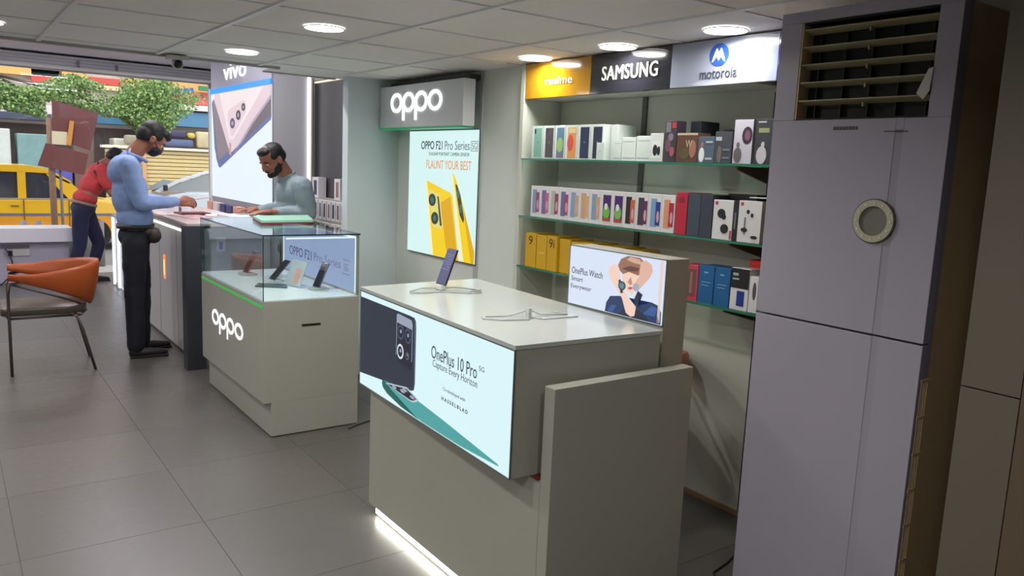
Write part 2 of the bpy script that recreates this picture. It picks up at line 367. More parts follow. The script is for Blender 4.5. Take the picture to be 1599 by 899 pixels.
for u, v, ri in ((.426, .897, 0), (.494, .894, 0), (.426, .82, 1), (.492, .815, 2)):
    rr = .030 if ri != 2 else .014
    flat('lens_picture', K(ell(u, v, rr, rr)), fr, .0043, [EM('advert_lens', (60, 74, 104)), EM('advert_white2', (220, 230, 240)), EM('advert_grey', (110, 120, 135))][ri], ct)
    flat('lens_picture', K(ell(u, v, rr*.72, rr*.72)), fr, .005, nearb, ct)
    flat('lens_picture', K(ell(u+.004, v+.004, rr*.25, rr*.25)), fr, .0057, steel, ct)
flat('green_phone_picture', K([(.247, .650), (.252, .662), (.27, .667), (.319, .668), (.614, .662), (.80, .648), (1.189, .613), (1.197, .607), (.935, .5935), (.642, .5925), (.437, .599), (.30, .618), (.258, .633)]), fr, .0022, teal, ct)
flat('green_phone_picture', K([(.247, .650), (.252, .662), (.27, .667), (.29, .66), (.45, .61), (.60, .5925), (.437, .599), (.30, .618), (.258, .633)]), fr, .0029, tealD, ct)
flat('camera_block_picture', K([(.288, .658), (.36, .672), (.495, .692), (.606, .67), (.58, .655), (.545, .645)]), fr, .005, EM('advert_silver', (182, 196, 206)), ct)
flat('camera_block_picture', K([(.310, .659), (.37, .669), (.495, .686), (.585, .668), (.56, .656), (.535, .651)]), fr, .0058, nearb, ct)
for u, v in ((.38, .664), (.46, .668), (.48, .677), (.55, .666)): flat('lens_picture', K(ell(u, v, .022, .006)), fr, .0066, steel, ct)
tx = EM('advert_text', (44, 52, 66)); tx2 = EM('advert_text_grey', (96, 106, 118))
text('OnePlus 10 Pro', fr, (.695*sc, 1.035*sc, .855, .902), .0024, tx, ct)
text('5G', fr, (1.048*sc, 1.083*sc, .888, .905), .0024, tx2, ct)
text('Capture Every Horizon', fr, (.708*sc, 1.041*sc, .817, .852), .0024, tx2, ct)
text('Co-developed with', fr, (.795*sc, .962*sc, .754, .770), .0024, tx2, ct)
text('H A S S E L B L A D', fr, (.787*sc, .982*sc, .719, .733), .0024, tx, ct, bold=.02)
mtl = M('box_trim', (120, 132, 134), .3, .6)
for a, b, c_, d_ in ((-.003, 0, .588, 1.0), (Lf, Lf+.004, .588, 1.0), (-.003, Lf+.004, .9975, 1.002), (-.003, Lf+.004, .586, .5895)):
    flat('edge_trim', rect(a, b, c_, d_), fr, -.001, mtl, ct, .005)
# the glow under the base
obj('led_strip', box(nb(), 1.492, 1.4995, 1.88, 3.0, .012, .044), EM('warm_led', (1, .99, .88, 1), 18), ct)

# watch advert box behind it
wt = thing('watch_light_box', (2.09, 2.145, 0), 'upright white cabinet with glowing watch advert behind the big counter', 'light box')
obj('cabinet', box(nb(), 2.037, 2.15, 1.885, 2.41, 0, 1.258, .002), lam, wt)
fr = Frame((2.037, 2.41, 0), (0, -1, 0)); LW = .525
flat('light_panel', rect(.004, LW-.004, 1.024, 1.254), fr, 0, EM('watch_advert_white', (214, 224, 244), 1.), wt, .0015)
for r4 in ((0, .004, 1.02, 1.258), (LW-.004, LW, 1.02, 1.258), (0, LW, 1.254, 1.258), (0, LW, 1.02, 1.024)): flat('edge_trim', rect(*r4), fr, 0, mtl, wt, .003)
skA = EM('print_skin', (222, 176, 158)); skB = EM('print_skin_light', (240, 205, 188)); skD = EM('print_skin_shade', (188, 136, 118))
hr = EM('print_hair', (150, 106, 88)); dn = EM('print_denim', (22, 46, 92)); dn2 = EM('print_denim_dark', (14, 26, 52)); wtc = EM('print_watch', (40, 62, 76))
q = [('sleeve_picture', [(.225, 1.026), (.23, 1.06), (.25, 1.088), (.30, 1.096), (.40, 1.075), (.47, 1.098), (.50, 1.092), (.518, 1.07), (.519, 1.026)], dn, 1),
     ('sleeve_picture', [(.30, 1.026), (.34, 1.062), (.40, 1.064), (.45, 1.04), (.46, 1.026)], dn2, 2),
     ('sleeve_picture', [(.24, 1.03), (.26, 1.055), (.29, 1.06), (.27, 1.03)], EM('print_denim_light', (44, 84, 146)), 2),
     ('sleeve_picture', [(.43, 1.05), (.47, 1.085), (.50, 1.08), (.49, 1.05)], EM('print_denim_light', (44, 84, 146)), 2),
     ('face_picture', [(.31, 1.19), (.315, 1.15), (.34, 1.118), (.37, 1.112), (.39, 1.14), (.392, 1.19), (.36, 1.21)], skB, 3),
     ('hair_picture', [(.285, 1.21), (.30, 1.235), (.335, 1.25), (.40, 1.25), (.425, 1.235), (.42, 1.20), (.395, 1.185), (.385, 1.20), (.345, 1.192), (.315, 1.18), (.297, 1.19)], hr, 4),
     ('hair_picture', [(.33, 1.235), (.35, 1.248), (.40, 1.243), (.41, 1.225), (.37, 1.228)], EM('print_hair_light', (206, 166, 142)), 5),
     ('hair_picture', [(.31, 1.20), (.35, 1.215), (.40, 1.212), (.39, 1.20), (.345, 1.194)], EM('print_hair_dark', (96, 62, 52)), 5),
     ('arm_picture', [(.405, 1.235), (.43, 1.245), (.46, 1.232), (.468, 1.21), (.455, 1.185), (.43, 1.16), (.40, 1.13), (.378, 1.15), (.40, 1.18), (.413, 1.205)], skA, 6),
     ('arm_picture', [(.238, 1.182), (.245, 1.20), (.27, 1.212), (.29, 1.205), (.30, 1.17), (.315, 1.135), (.345, 1.105), (.395, 1.07), (.39, 1.035), (.37, 1.03), (.345, 1.04), (.32, 1.09), (.285, 1.125), (.25, 1.15)], skB, 7),
     ('arm_picture', [(.40, 1.13), (.385, 1.10), (.39, 1.075), (.405, 1.07), (.41, 1.10), (.425, 1.12)], dn2, 7),
     ('nose_picture', [(.345, 1.155), (.36, 1.175), (.37, 1.15), (.357, 1.145)], skD, 8), ('mouth_picture', [(.345, 1.132), (.36, 1.14), (.378, 1.137), (.36, 1.128)], EM('print_lip', (190, 80, 84)), 8),
     ('strap_picture', [(.296, 1.155), (.306, 1.16), (.325, 1.112), (.312, 1.108)], dn2, 9), ('watch_picture', ell(.317, 1.137, .020, .017), wtc, 10), ('watch_picture', ell(.317, 1.137, .013, .011), EM('print_dial', (92, 128, 140)), 11),
     ('watch_picture', ell(.392, 1.142, .016, .015), EM('print_glass_dial', (158, 166, 186)), 11), ('border_picture', rect(.500, .514, 1.03, 1.25), EM('print_border', (226, 206, 200)), 1)]
for nm, pts, m_, lv in q: flat(nm, [(u*.985+.003, v) for u, v in pts], fr, .0015+lv*.0007, m_, wt)
text('OnePlus Watch', fr, (.018, .20, 1.146, 1.172), .002, tx, wt); text('Smart', fr, (.018, .088, 1.117, 1.136), .002, tx, wt); text('Everywear', fr, (.018, .14, 1.082, 1.105), .002, tx, wt)

# phone holders on the counter
acr = M('acrylic_white', (186, 192, 190), .15, var=.02)
def flatloop(bm, pts, z, r): tube(bm, [(x, y, z) for x, y in pts], r)
h1 = thing('phone_stand', (1.70, 2.87, 1.016), 'white acrylic phone stand under the standing demo phone', 'phone stand', None)
obj('base_plate', prism(nb(), [(1.56, 2.86), (1.60, 2.93), (1.72, 2.93), (1.84, 2.84), (1.86, 2.77), (1.80, 2.76), (1.70, 2.84), (1.62, 2.84)], 1.0162, 1.022, .001), acr, h1)
obj('cradle', obox(nb(), (1.715, 2.875, 1.034), (.03, .05, .022), rz=.1, bev=.004), M('cradle_white', (214, 216, 210), .3), h1)
bm = nb(); tube(bm, [(1.56, 2.86, 1.026), (1.64, 2.90, 1.03), (1.71, 2.89, 1.028), (1.78, 2.86, 1.032), (1.86, 2.78, 1.026), (1.80, 2.77, 1.025)], .0035); obj('cable', bm, acr, h1, True)
ph = thing('demo_phone', (1.712, 2.872, 1.045), 'upright demo phone with dark blue lit screen on the big counter', 'phone')
lean = .37
def ptilt(bmx, piv=(1.712, 2.872, 1.045), a=lean, rz=0.05):
    m = Matrix.Translation(piv) @ Matrix.Rotation(rz, 4, 'Z') @ Matrix.Rotation(a, 4, 'Y'); bmesh.ops.transform(bmx, matrix=m, verts=bmx.verts); return bmx
pb_ = obj('body', ptilt(box(nb(), 0, .0085, -.037, .037, 0, .163, .0035)), M('phone_frame_wine', (52, 22, 40), .25), ph)
obj('screen', ptilt(box(nb(), -.0006, .0004, -.034, .034, .004, .158)), EM('screen_navy', (44, 48, 104)), pb_)
for k in range(7): obj('screen_text', ptilt(box(nb(), -.0011, -.0005, -.026, .026-(k % 3)*.012, .135-k*.011, .138-k*.011)), EM('screen_text', (92, 98, 160)), pb_)
obj('camera_module', ptilt(box(nb(), .0085, .0105, .005, .03, .125, .155, .001)), blk, pb_)
h2 = thing('phone_stand', (1.70, 2.18, 1.016), 'empty white acrylic phone stand near the watch advert', 'phone stand')
obj('base_plate', prism(nb(), [(1.53, 2.27), (1.55, 2.31), (1.70, 2.25), (1.68, 2.19), (1.58, 2.22)], 1.0162, 1.022, .001), acr, h2)
obj('base_plate', prism(nb(), [(1.70, 2.25), (1.72, 2.29), (1.86, 2.25), (1.89, 2.17), (1.73, 2.18)], 1.0162, 1.021, .001), acr, h2)
obj('post', box(nb(), 1.685, 1.70, 2.205, 2.225, 1.018, 1.058, .003), acr, h2)
bm = nb(); tube(bm, [(1.55, 2.28, 1.024), (1.64, 2.25, 1.027), (1.70, 2.22, 1.05), (1.75, 2.22, 1.028), (1.86, 2.20, 1.024), (1.84, 2.27, 1.024)], .003); obj('cable', bm, acr, h2, True)

# ================================================================ GLASS TOPPED COUNTER
oc = thing('glass_display_case', (1.67, 4.81, 0), 'grey white counter with green stripe and glass case on top, in the aisle', 'display case')
greyl = M('warm_grey_laminate', (160, 159, 150), .3, var=.02)
obj('base', box(nb(), 1.388, 1.95, 4.19, 5.44, .20, .772, .002), greyl, oc)
obj('lower_base', box(nb(), 1.43, 1.95, 4.19, 5.44, .006, .20, .001), greyl, oc)
obj('plinth', box(nb(), 1.44, 1.94, 4.20, 5.43, 0, .006), blk, oc)
bm = nb(); box(bm, 1.605, 1.715, 4.1875, 4.192, .622, .634); obj('slot', bm, blk, oc)
obj('stripe', box(nb(), 1.3855, 1.389, 4.195, 5.435, .735, .748), EM('green_stripe', (40, 168, 62)), oc)
fr = Frame((1.388, 5.44, 0), (0, -1, 0))
ring_word(fr, (('o', .25, .395), ('p', .41, .555), ('p', .572, .717), ('o', .735, .89)), .476, .576, .432, .020, .0002, .003, EM('sign_white', (1, 1, 1, 1), 1.3), oc)
obj('case_floor', box(nb(), 1.392, 1.946, 4.195, 5.435, .772, .778), M('case_floor_white', (222, 228, 232), .25), oc)
g = .006
obj('glass_front', box(nb(), 1.388, 1.388+g, 4.19+g, 5.44-g, .772, 1.131), glass_clear, oc)
obj('glass_end', box(nb(), 1.388, 1.95, 4.19, 4.19+g, .772, 1.131), glass_clear, oc)
obj('glass_end', box(nb(), 1.388, 1.95, 5.44-g, 5.44, .772, 1.131), glass_clear, oc)
obj('glass_top', box(nb(), 1.386, 1.952, 4.188, 5.442, 1.1315, 1.138), glass_clear, oc)
dke = M('glass_edge_dark', (24, 52, 66), .15)
for a in ((1.3855, 1.3875, 4.188, 5.442, 1.131, 1.1385), (1.3855, 1.952, 4.1865, 4.1885, 1.131, 1.1385), (1.387, 1.391, 4.189, 4.193, .775, 1.131), (1.3865, 1.3885, 5.436, 5.44, .775, 1.131), (1.952, 1.954, 4.188, 5.442, 1.131, 1.1385)):
    obj('glass_edge', box(nb(), *a), dke, oc)
obj('back_panel', box(nb(), 1.935, 1.95, 4.197, 5.433, .778, 1.131), lam, oc)
fr = Frame((1.935, 5.4, 0), (0, -1, 0))
flat('light_panel', rect(0, 1.195, .79, 1.12), fr, 0, EM('case_advert', (150, 166, 205), .95), oc, .001)
for r4 in ((-.0, .012, .79, 1.12), (1.183, 1.195, .79, 1.12), (0, 1.195, 1.11, 1.12)): flat('light_edge', rect(*r4), fr, .001, white_led, oc, .001)
text('OPPO F21', fr, (.12, .52, .90, .962), .0014, EM('case_text', (50, 62, 104)), oc); text('Pro Series', fr, (.56, .98, .905, .96), .0014, EM('case_text2', (100, 112, 150)), oc)
text('5G', fr, (1.03, 1.09, .90, .945), .0014, EM('case_text2', (100, 112, 150)), oc)
for r4 in ((1.01, 1.11, .965, .97), (1.01, 1.11, .88, .885)): flat('lettering_frame', rect(*r4), fr, .0014, EM('case_text2', (100, 112, 150)), oc)
obj('led_strip', box(nb(), 1.52, 1.93, 4.20, 4.206, 1.112, 1.12), white_led, oc)
# things inside
def case_phone(x, y, rz, lean, lab, c, cat='phone'):
    t = thing('display_phone', (x, y, .79), lab, cat)
    m = Matrix.Translation((x, y, .792)) @ Matrix.Rotation(rz, 4, 'Z') @ Matrix.Rotation(lean, 4, 'Y')
    def tr(b): bmesh.ops.transform(b, matrix=m, verts=b.verts); return b
    obj('body', tr(box(nb(), 0, .009, -.037, .037, 0, .162, .003)), c, t)
    obj('screen', tr(box(nb(), -.0006, .0003, -.034, .034, .004, .158)), M('screen_dark', (20, 24, 34), .1), t)
    obj('camera_module', tr(box(nb(), .009, .011, .005, .03, .12, .155, .001)), blk, t)
    s = thing('acrylic_stand', (x, y, .778), 'clear stand holding the '+lab, 'phone stand')
    obj('foot', obox(nb(), (x+.01, y, .7862), (.09, .07, .013), rz=rz, bev=.002), acr, s)
    obj('cable', tube(nb(), [(x+.03, y, .79), (x+.07, y-.04, .785), (x+.03, y-.10, .784), (x-.05, y-.08, .784)], .003), acr, s, True)
case_phone(1.80, 4.48, .15, .45, 'grey phone leaning in the front of the glass case', M('phone_grey', (90, 100, 116), .25, .5))
case_phone(1.66, 4.86, .1, .75, 'dark phone leaning in the middle of the glass case', M('phone_dark', (52, 60, 76), .25, .4))
pl = thing('tablet_tray', (1.62, 4.72, .779), 'dark flat stand lying on the floor of the glass case', 'stand')
obj('tray', prism(nb(), [(1.50, 4.68), (1.56, 4.79), (1.70, 4.69), (1.66, 4.57)], .779, .787, .002), M('tray_dark', (62, 84, 92), .3), pl)
pc = thing('price_card', (1.72, 4.60, .779), 'tilted silver card standing in the glass case', 'card')
obj('card', obox(nb(), (1.735, 4.62, .86), (.004, .15, .16), rz=.25, ry=.35), M('card_silver', (206, 212, 220), .25, .3), pc)
obj('card_print', obox(nb(), (1.7325, 4.60, .845), (.001, .05, .09), rz=.25, ry=.35), M('print_salmon', (216, 160, 150), .4), pc)
case_phone(1.60, 5.20, .1, .5, 'brown phone leaning at the far end of the glass case', M('phone_brown', (120, 92, 96), .3, .3))
# folder on the glass
fo = thing('folder', (1.80, 5.03, 1.139), 'mint green folder with maroon edge lying on the glass case', 'folder')
pq = [(1.67, 5.25), (2.08, 5.33), (1.95, 4.90), (1.60, 4.86)]
obj('lower_cover', prism(nb(), pq, 1.139, 1.148, .001), M('maroon_cover', (120, 40, 52), .5), fo)
obj('top_sheet', prism(nb(), [(a+.004, b+.003) for a, b in pq], 1.1482, 1.164, .001), M('mint_cover', (150, 200, 176), .5), fo)

# ================================================================ VIVO COUNTER + BACK COUNTER
vc = thing('service_counter', (1.70, 6.76, 0), 'grey counter with dark end post where the two men face each other', 'counter')
cg = M('counter_grey', (190, 186, 184), .35, var=.03)
obj('body', box(nb(), 1.475, 1.95, 5.95, 7.66, .03, .985, .002), cg, vc)
obj('plinth', box(nb(), 1.48, 1.93, 5.97, 7.64, 0, .03), blk, vc)
obj('end_post', box(nb(), 1.383, 1.515, 5.84, 5.948, 0, 1.045, .002), dgrey, vc)
obj('end_panel', box(nb(), 1.516, 1.95, 5.86, 5.948, 0, 1.03, .002), M('end_grey', (140, 144, 150), .35), vc)
obj('placard', box(nb(), 1.60, 1.665, 5.856, 5.8595, .86, .965, .001), M('placard_pale', (180, 186, 196), .4), vc)
obj('placard_mark', box(nb(), 1.62, 1.645, 5.8548, 5.8558, .875, .93), M('placard_blue', (80, 84, 180), .4), vc)
obj('counter_top', box(nb(), 1.40, 1.98, 5.842, 7.68, 1.046, 1.064, .002), M('pink_white_top', (206, 188, 186), .3), vc)
obj('fascia', box(nb(), 1.455, 1.95, 5.95, 7.66, .99, 1.045, .002), cg, vc)
obj('light_strip', box(nb(), 1.450, 1.456, 5.95, 7.3, .972, .99), EM('strip_white', (1, .98, .96, 1), 1.6), vc)
for y in (6.5, 7.1): obj('panel_groove', box(nb(), 1.4735, 1.476, y, y+.006, .04, .98), M('groove_grey', (120, 116, 116), .5), vc)
obj('glow_window', box(nb(), 1.470, 1.476, 6.895, 6.945, .52, .72, .001), EM('glow_orange', (1, .22, .05, 1), 1.3), vc)
obj('glow_window_core', box(nb(), 1.4685, 1.4705, 6.908, 6.932, .55, .68), EM('glow_yellow', (1, .75, .25, 1), 1.6), vc)
wc = thing('lit_glass_counter', (1.85, 9.0, 0), 'pale counter with white vertical light tubes beside the front window', 'counter')
lav = M('lavender_white', (196, 194, 214), .3, var=.03)
obj('body', box(nb(), 1.60, 2.1, 7.95, 10.05, .04, .80, .003), lav, wc)
obj('counter_top', box(nb(), 1.58, 2.12, 7.93, 10.08, .80, .83, .003), lav, wc)
obj('plinth', box(nb(), 1.62, 2.08, 7.97, 10.03, 0, .04), EM('base_glow', (.85, .85, 1, 1), .8), wc)
for y, w in ((10.03, .030), (9.72, .030)): obj('light_tube', box(nb(), 1.578, 1.598, y-.03, y+.02, .02, .80, .004), EM('tube_blue_white', (.82, .88, 1, 1), 1.8), wc)
obj('blue_light', box(nb(), 1.582, 1.598, 8.78, 8.86, .70, .80, .004), EM('led_blue', (.25, .4, 1, 1), 1.5), wc)

# things on the service counter
def slab(name, lab, cat, x, y, z, sx, sy, sz, rz, m, group=None, bev=.001):
    o = obj(name, obox(nb(), (x, y, z+sz/2), (sx, sy, sz), rz=rz, bev=bev), m); tag(o, lab, cat, group); return o
whp = M('paper_white', (225, 225, 228), .6); pkp = M('paper_pink', (214, 176, 176), .6); mrn = M('maroon_book', (96, 34, 44), .5); prp = M('purple_sheet', (110, 90, 150), .5)
Z0 = 1.0645
slab('paper', 'pink sheet on the counter under the blue shirted man\'s hands', 'paper', 1.60, 6.50, Z0, .22, .45, .004, .2, pkp)
slab('notebook', 'thin maroon notebook lying on pink sheet on the counter', 'book', 1.66, 6.75, Z0+.0045, .24, .18, .012, .1, mrn)
slab('paper', 'white papers stacked on the counter between the two men', 'paper', 1.80, 6.60, Z0, .15, .30, .010, -.2, whp)
slab('paper_stack', 'thick stack of white papers under the grey shirted man\'s hands', 'paper', 1.83, 6.0, Z0, .26, .34, .048, .05, whp)
slab('leaflet', 'purple leaflet on the counter by the hand of the grey shirted man', 'paper', 1.78, 6.28, Z0, .10, .16, .004, .5, prp)
slab('phone_box', 'small white carton on the counter below the blue shirted man\'s hands', 'box', 1.54, 7.05, Z0, .09, .17, .045, .3, whp)
slab('phone_box', 'white carton at the far end of the counter', 'box', 1.72, 7.25, Z0, .09, .17, .05, -.2, whp)
slab('tape_roll_holder', 'dark grey tape dispenser on the counter by the pink sheet', 'dispenser', 1.62, 7.12, Z0, .05, .12, .04, .1, M('dispenser_grey', (90, 84, 84), .4), bev=.008)

# ================================================================ VIVO SIGN TOWER
vt = thing('sign_tower', (2.43, 7.45, 0), 'tall light box wall with pink phone advert and small white letters above', 'sign')
obj('tower', box(nb(), 2.256, 2.6, 6.56, 8.34, .0, HZ-.004, .002), M('tower_grey', (150, 146, 152), .5), vt)
fr = Frame((2.254, 8.34, 0), (0, -1, 0)); LV = 1.78
flat('header_face', rect(0, LV, 2.195, 2.59), fr, 0, M('tower_header', (176, 174, 188), .4, var=.05), vt, .004)
flat('light_panel', rect(0, LV, 1.14, 2.145), fr, 0, EM('vivo_white', (228, 240, 250), 1.), vt, .004)
obj('light_bar', box(nb(), 2.236, 2.252, 6.55, 8.35, 2.148, 2.192, .003), EM('sky_blue_bar', (30, 150, 255), 1.1), vt)
text('vivo', fr, (.45, 1.13, 2.255, 2.40), .004, EM('sign_white_soft', (.9, .92, 1, 1), 1.1), vt, bold=.0, ext=.010)
pk = EM('vivo_pink', (226, 204, 214)); pk2 = EM('vivo_pink_pale', (240, 226, 230)); dkp = EM('vivo_dark', (108, 98, 110)); bl = EM('vivo_blue_edge', (96, 108, 160)); pkd = EM('vivo_shadow', (176, 156, 180))
q = [([(.04, 2.07), (.20, 2.143), (1.775, 2.143), (1.778, 1.88), (1.2, 1.72), (.62, 1.56), (.24, 1.44), (.10, 1.62)], dkp, 1),
     ([(.04, 2.07), (.10, 2.10), (.66, 1.64), (.62, 1.55), (.24, 1.44), (.10, 1.62)], EM('vivo_screen', (136, 124, 132)), 2),
     ([(.05, 2.09), (.03, 2.05), (.16, 1.52), (.24, 1.44), (.62, 1.56), (.60, 1.60), (.26, 1.50), (.20, 1.56)], bl, 3),
     ([(.14, 2.143), (1.775, 2.143), (1.775, 2.06), (1.30, 1.86), (.74, 1.575), (.66, 1.57), (.58, 1.62), (.10, 2.10)], pk, 4),
     ([(.30, 2.143), (1.60, 2.143), (1.20, 1.97), (.72, 1.70), (.62, 1.70)], pk2, 5),
     ([(.555, 1.93), (.62, 1.98), (1.05, 2.05), (1.13, 2.02), (1.12, 1.94), (.74, 1.73), (.66, 1.74)], pk, 6),
     ([(.74, 1.575), (1.30, 1.86), (1.775, 2.06), (1.775, 2.03), (1.30, 1.83), (.80, 1.57)], pkd, 6),
     ([(.24, 1.44), (.30, 1.43), (1.778, 1.86), (1.778, 1.90), (1.70, 1.88), (.26, 1.462)], bl, 6),
     ([(.60, 1.57), (.66, 1.55), (.68, 1.66), (.62, 1.68)], EM('vivo_gold', (204, 160, 150)), 7),
     (ell(.72, 1.85, .075, .048), EM('vivo_lens', (92, 72, 120)), 7), (ell(.90, 1.92, .07, .045), EM('vivo_lens2', (58, 52, 76)), 7), (ell(1.05, 1.987, .055, .035), EM('vivo_lens2', (58, 52, 76)), 7),
     (ell(.72, 1.85, .035, .022), pkd, 8), (ell(.90, 1.92, .03, .02), pkd, 8), (ell(1.05, 1.987, .022, .014), pkd, 8)]
for pts, m_, lv in q: flat('advert_picture', pts, fr, .004+lv*.0008, m_, vt)
obj('edge_post', box(nb(), 2.235, 2.256, 8.34, 8.37, 0, 2.2, .002), M('post_white', (220, 222, 226), .3), vt)
# items on ledge under the tower
ld_ = thing('ledge', (2.18, 7.45, .9), 'low white ledge below the tall phone advert', 'shelf')
obj('board', box(nb(), 2.10, 2.25, 6.6, 8.3, .93, .95, .002), lam, ld_); obj('support', box(nb(), 2.14, 2.25, 6.6, 8.3, 0, .93), cg, ld_)
for k, (y, c_, nme) in enumerate(((8.05, (206, 150, 120), 'orange'), (7.85, (210, 200, 196), 'cream'), (7.62, (60, 54, 110), 'dark violet'), (7.42, (72, 66, 120), 'violet'), (7.2, (214, 160, 140), 'salmon'))):
    o = obj('carton', box(nb(), 2.14, 2.20, y-.08, y+.08, .9505, 1.10, .002), M('carton_'+nme.replace(' ', '_'), c_, .5)); tag(o, nme+' carton standing below the tall phone advert', 'box', 'cartons under the tall advert')

# ================================================================ LIT NICHE WITH WHITE BOXES
ni = thing('stepped_display', (2.45, 5.92, 0), 'stepped white display unit full of white phone boxes beside the grey shirted man', 'shelf')
obj('step', box(nb(), 2.53, 2.615, 5.30, 6.54, 0, 1.24, .002), lam, ni)
obj('step', box(nb(), 2.445, 2.529, 5.30, 6.54, 0, 1.085, .002), lam, ni)
obj('step', box(nb(), 2.37, 2.444, 5.30, 6.54, 0, .985, .002), lam, ni)
vl = thing('vertical_light_tube', (2.56, 6.53, 1.25), 'white vertical light tube at the corner of the niche of white boxes', 'light')
obj('tube', box(nb(), 2.55, 2.572, 6.525, 6.547, 1.245, 2.23, .004), EM('tube_white', (1, .99, 1, 1), 2.2), vl)
obj('holder', box(nb(), 2.573, 2.585, 6.52, 6.548, 1.245, 2.23), M('holder_cream', (206, 200, 180), .4), vl)
tl = obj('light_strip', box(nb(), 2.60, 2.618, 5.30, 6.52, 2.182, 2.196, .002), EM('strip_warm', (1, .85, .7, 1), 1.0)); tag(tl, 'thin warm light strip above the dark backboard of the niche', 'light')
ORD = ['first', 'second', 'third', 'fourth', 'fifth', 'sixth', 'seventh', 'eighth', 'ninth', 'tenth', 'eleventh', 'twelfth', 'thirteenth']
def vbox(x, y, z, sx, sy, sz, lab, grp, pic):
    t = thing('white_phone_box', (x, y, z), lab, 'box', grp)
    t = obj('carton', box(nb(), x-sx/2, x+sx/2, y-sy/2, y+sy/2, z, z+sz, .001), M('carton_white', (214, 212, 214), .45), t)
    obj('print', box(nb(), x-sx/2-.001, x-sx/2, y-sy*.26, y+sy*.2, z+sz*.12, z+sz*.85), pic, t)
pics = [M('pic_'+str(i), c_, .4) for i, c_ in enumerate(((60, 58, 66), (96, 92, 104), (70, 70, 90), (120, 100, 96), (50, 50, 60), (150, 112, 104)))]
for y, nm in ((6.33, 'nearest the light tube'), (5.88, 'in the middle'), (5.47, 'next to the partition')):
    vbox(2.572, y, 1.2405, .07, .13 if y > 6 else .11, .165, 'tall white phone box on the top step of the lit niche, '+nm, 'white boxes on the top step', pics[int(y*7) % 6])
for k in range(13):
    vbox(2.486, 6.46-k*.087, 1.0855, .06, .068, .145, 'white phone box, '+ORD[k]+' from the light tube in the middle row of the lit niche', 'white boxes on the middle step', pics[k*5 % 6])
for k in range(12):
    vbox(2.405, 6.44-k*.094, .9855, .05, .075, .085, 'small white box, '+ORD[k]+' from the light tube in the lowest row of the niche', 'white boxes on the lowest step', pics[(k*5+2) % 6])

# ================================================================ OPPO SIGN AND POSTER
os_ = thing('fascia_sign', (2.635, 4.59, 1.78), 'grey overhead sign with large white oppo letters and green underside', 'sign')
obj('sign_box', box(nb(), 2.56, 2.645, 4.09, 5.19, 1.79, 2.068, .003), M('sign_grey', (222, 224, 228), .4, var=.02), os_)
obj('green_strip', box(nb(), 2.562, 2.644, 4.10, 5.19, 1.778, 1.7898, .002), EM('green_strip', (20, 120, 72)), os_)
obj('top_bracket', box(nb(), 2.62, 2.713, 4.12, 5.15, 2.069, 2.10), M('bracket_dark', (54, 56, 54), .6), os_)
fr = Frame((2.56, 5.21, 0), (0, -1, 0))
ring_word(fr, (('o', .195, .35), ('p', .364, .52), ('p', .534, .692), ('o', .708, .875)), 1.888, 2.018, 1.835, .022, .0002, .010, EM('sign_white', (1, 1, 1, 1), 1.3), os_)
po = thing('poster_light_box', (2.70, 4.54, .93), 'glowing wall poster with two yellow phones under the grey overhead sign', 'poster')
obj('case', box(nb(), 2.693, 2.7145, 4.10, 4.99, .936, 1.777, .002), mtl, po)
fr = Frame((2.69, 4.99, 0), (0, -1, 0))
flat('light_panel', rect(.004, .886, .942, 1.772), fr, -.002, EM('poster_white', (212, 242, 240), 1.), po, .002)
ye = EM('poster_yellow', (242, 206, 14)); ye2 = EM('poster_amber', (222, 168, 8)); yel = EM('poster_cream', (250, 236, 170)); dg = EM('poster_dark', (50, 60, 50))
q = [([(.247, 1.425), (.27, 1.44), (.578, 1.372), (.60, 1.35), (.70, .943), (.355, .943)], ye, 1), ([(.247, 1.425), (.262, 1.438), (.275, 1.40), (.375, .943), (.355, .943)], yel, 2),
     ([(.45, 1.30), (.575, 1.35), (.69, .943), (.56, .943)], ye2, 2),
     ([(.285, 1.372), (.30, 1.382), (.43, 1.356), (.445, 1.34), (.492, 1.145), (.48, 1.13), (.38, 1.128), (.365, 1.14)], EM('poster_module', (226, 214, 120)), 3),
     (ell(.345, 1.315, .048, .042), dg, 4), (ell(.385, 1.195, .048, .042), dg, 4), (ell(.345, 1.315, .02, .018), EM('poster_teal', (60, 110, 110)), 5), (ell(.385, 1.195, .02, .018), EM('poster_teal', (60, 110, 110)), 5),
     ([(.41, 1.345), (.43, 1.34), (.48, 1.15), (.455, 1.15)], dg, 4),
     ([(.586, 1.49), (.605, 1.50), (.64, 1.462), (.70, 1.37), (.884, 1.02), (.884, .943), (.735, .943)], ye, 4), ([(.586, 1.49), (.603, 1.495), (.66, 1.30), (.765, .943), (.735, .943)], yel, 5),
     ([(.72, 1.33), (.882, 1.02), (.882, .943), (.85, .943)], ye2, 5), ([(.637, 1.43), (.655, 1.43), (.70, 1.37), (.755, 1.215), (.745, 1.19), (.70, 1.24)], dg, 6),
     (ell(.675, 1.37, .018, .03), EM('poster_teal', (60, 110, 110)), 7), (ell(.71, 1.28, .016, .03), EM('poster_teal', (60, 110, 110)), 7)]
for pts, m_, lv in q: flat('advert_picture', pts, fr, lv*.0007, m_, po)
ptx = EM('poster_text', (40, 50, 56)); pts2 = EM('poster_text_grey', (90, 104, 108))
text('OPPO F21', fr, (.172, .455, 1.650, 1.706), .0004, ptx, po, bold=.012); text('Pro Series', fr, (.485, .785, 1.648, 1.706), .0004, pts2, po)
text('5G', fr, (.812, .866, 1.652, 1.694), .0004, pts2, po)
for r4 in ((.80, .878, 1.70, 1.704), (.80, .878, 1.641, 1.645), (.80, .804, 1.641, 1.704), (.874, .878, 1.641, 1.704)): flat('lettering_frame', rect(*r4), fr, .0004, pts2, po)
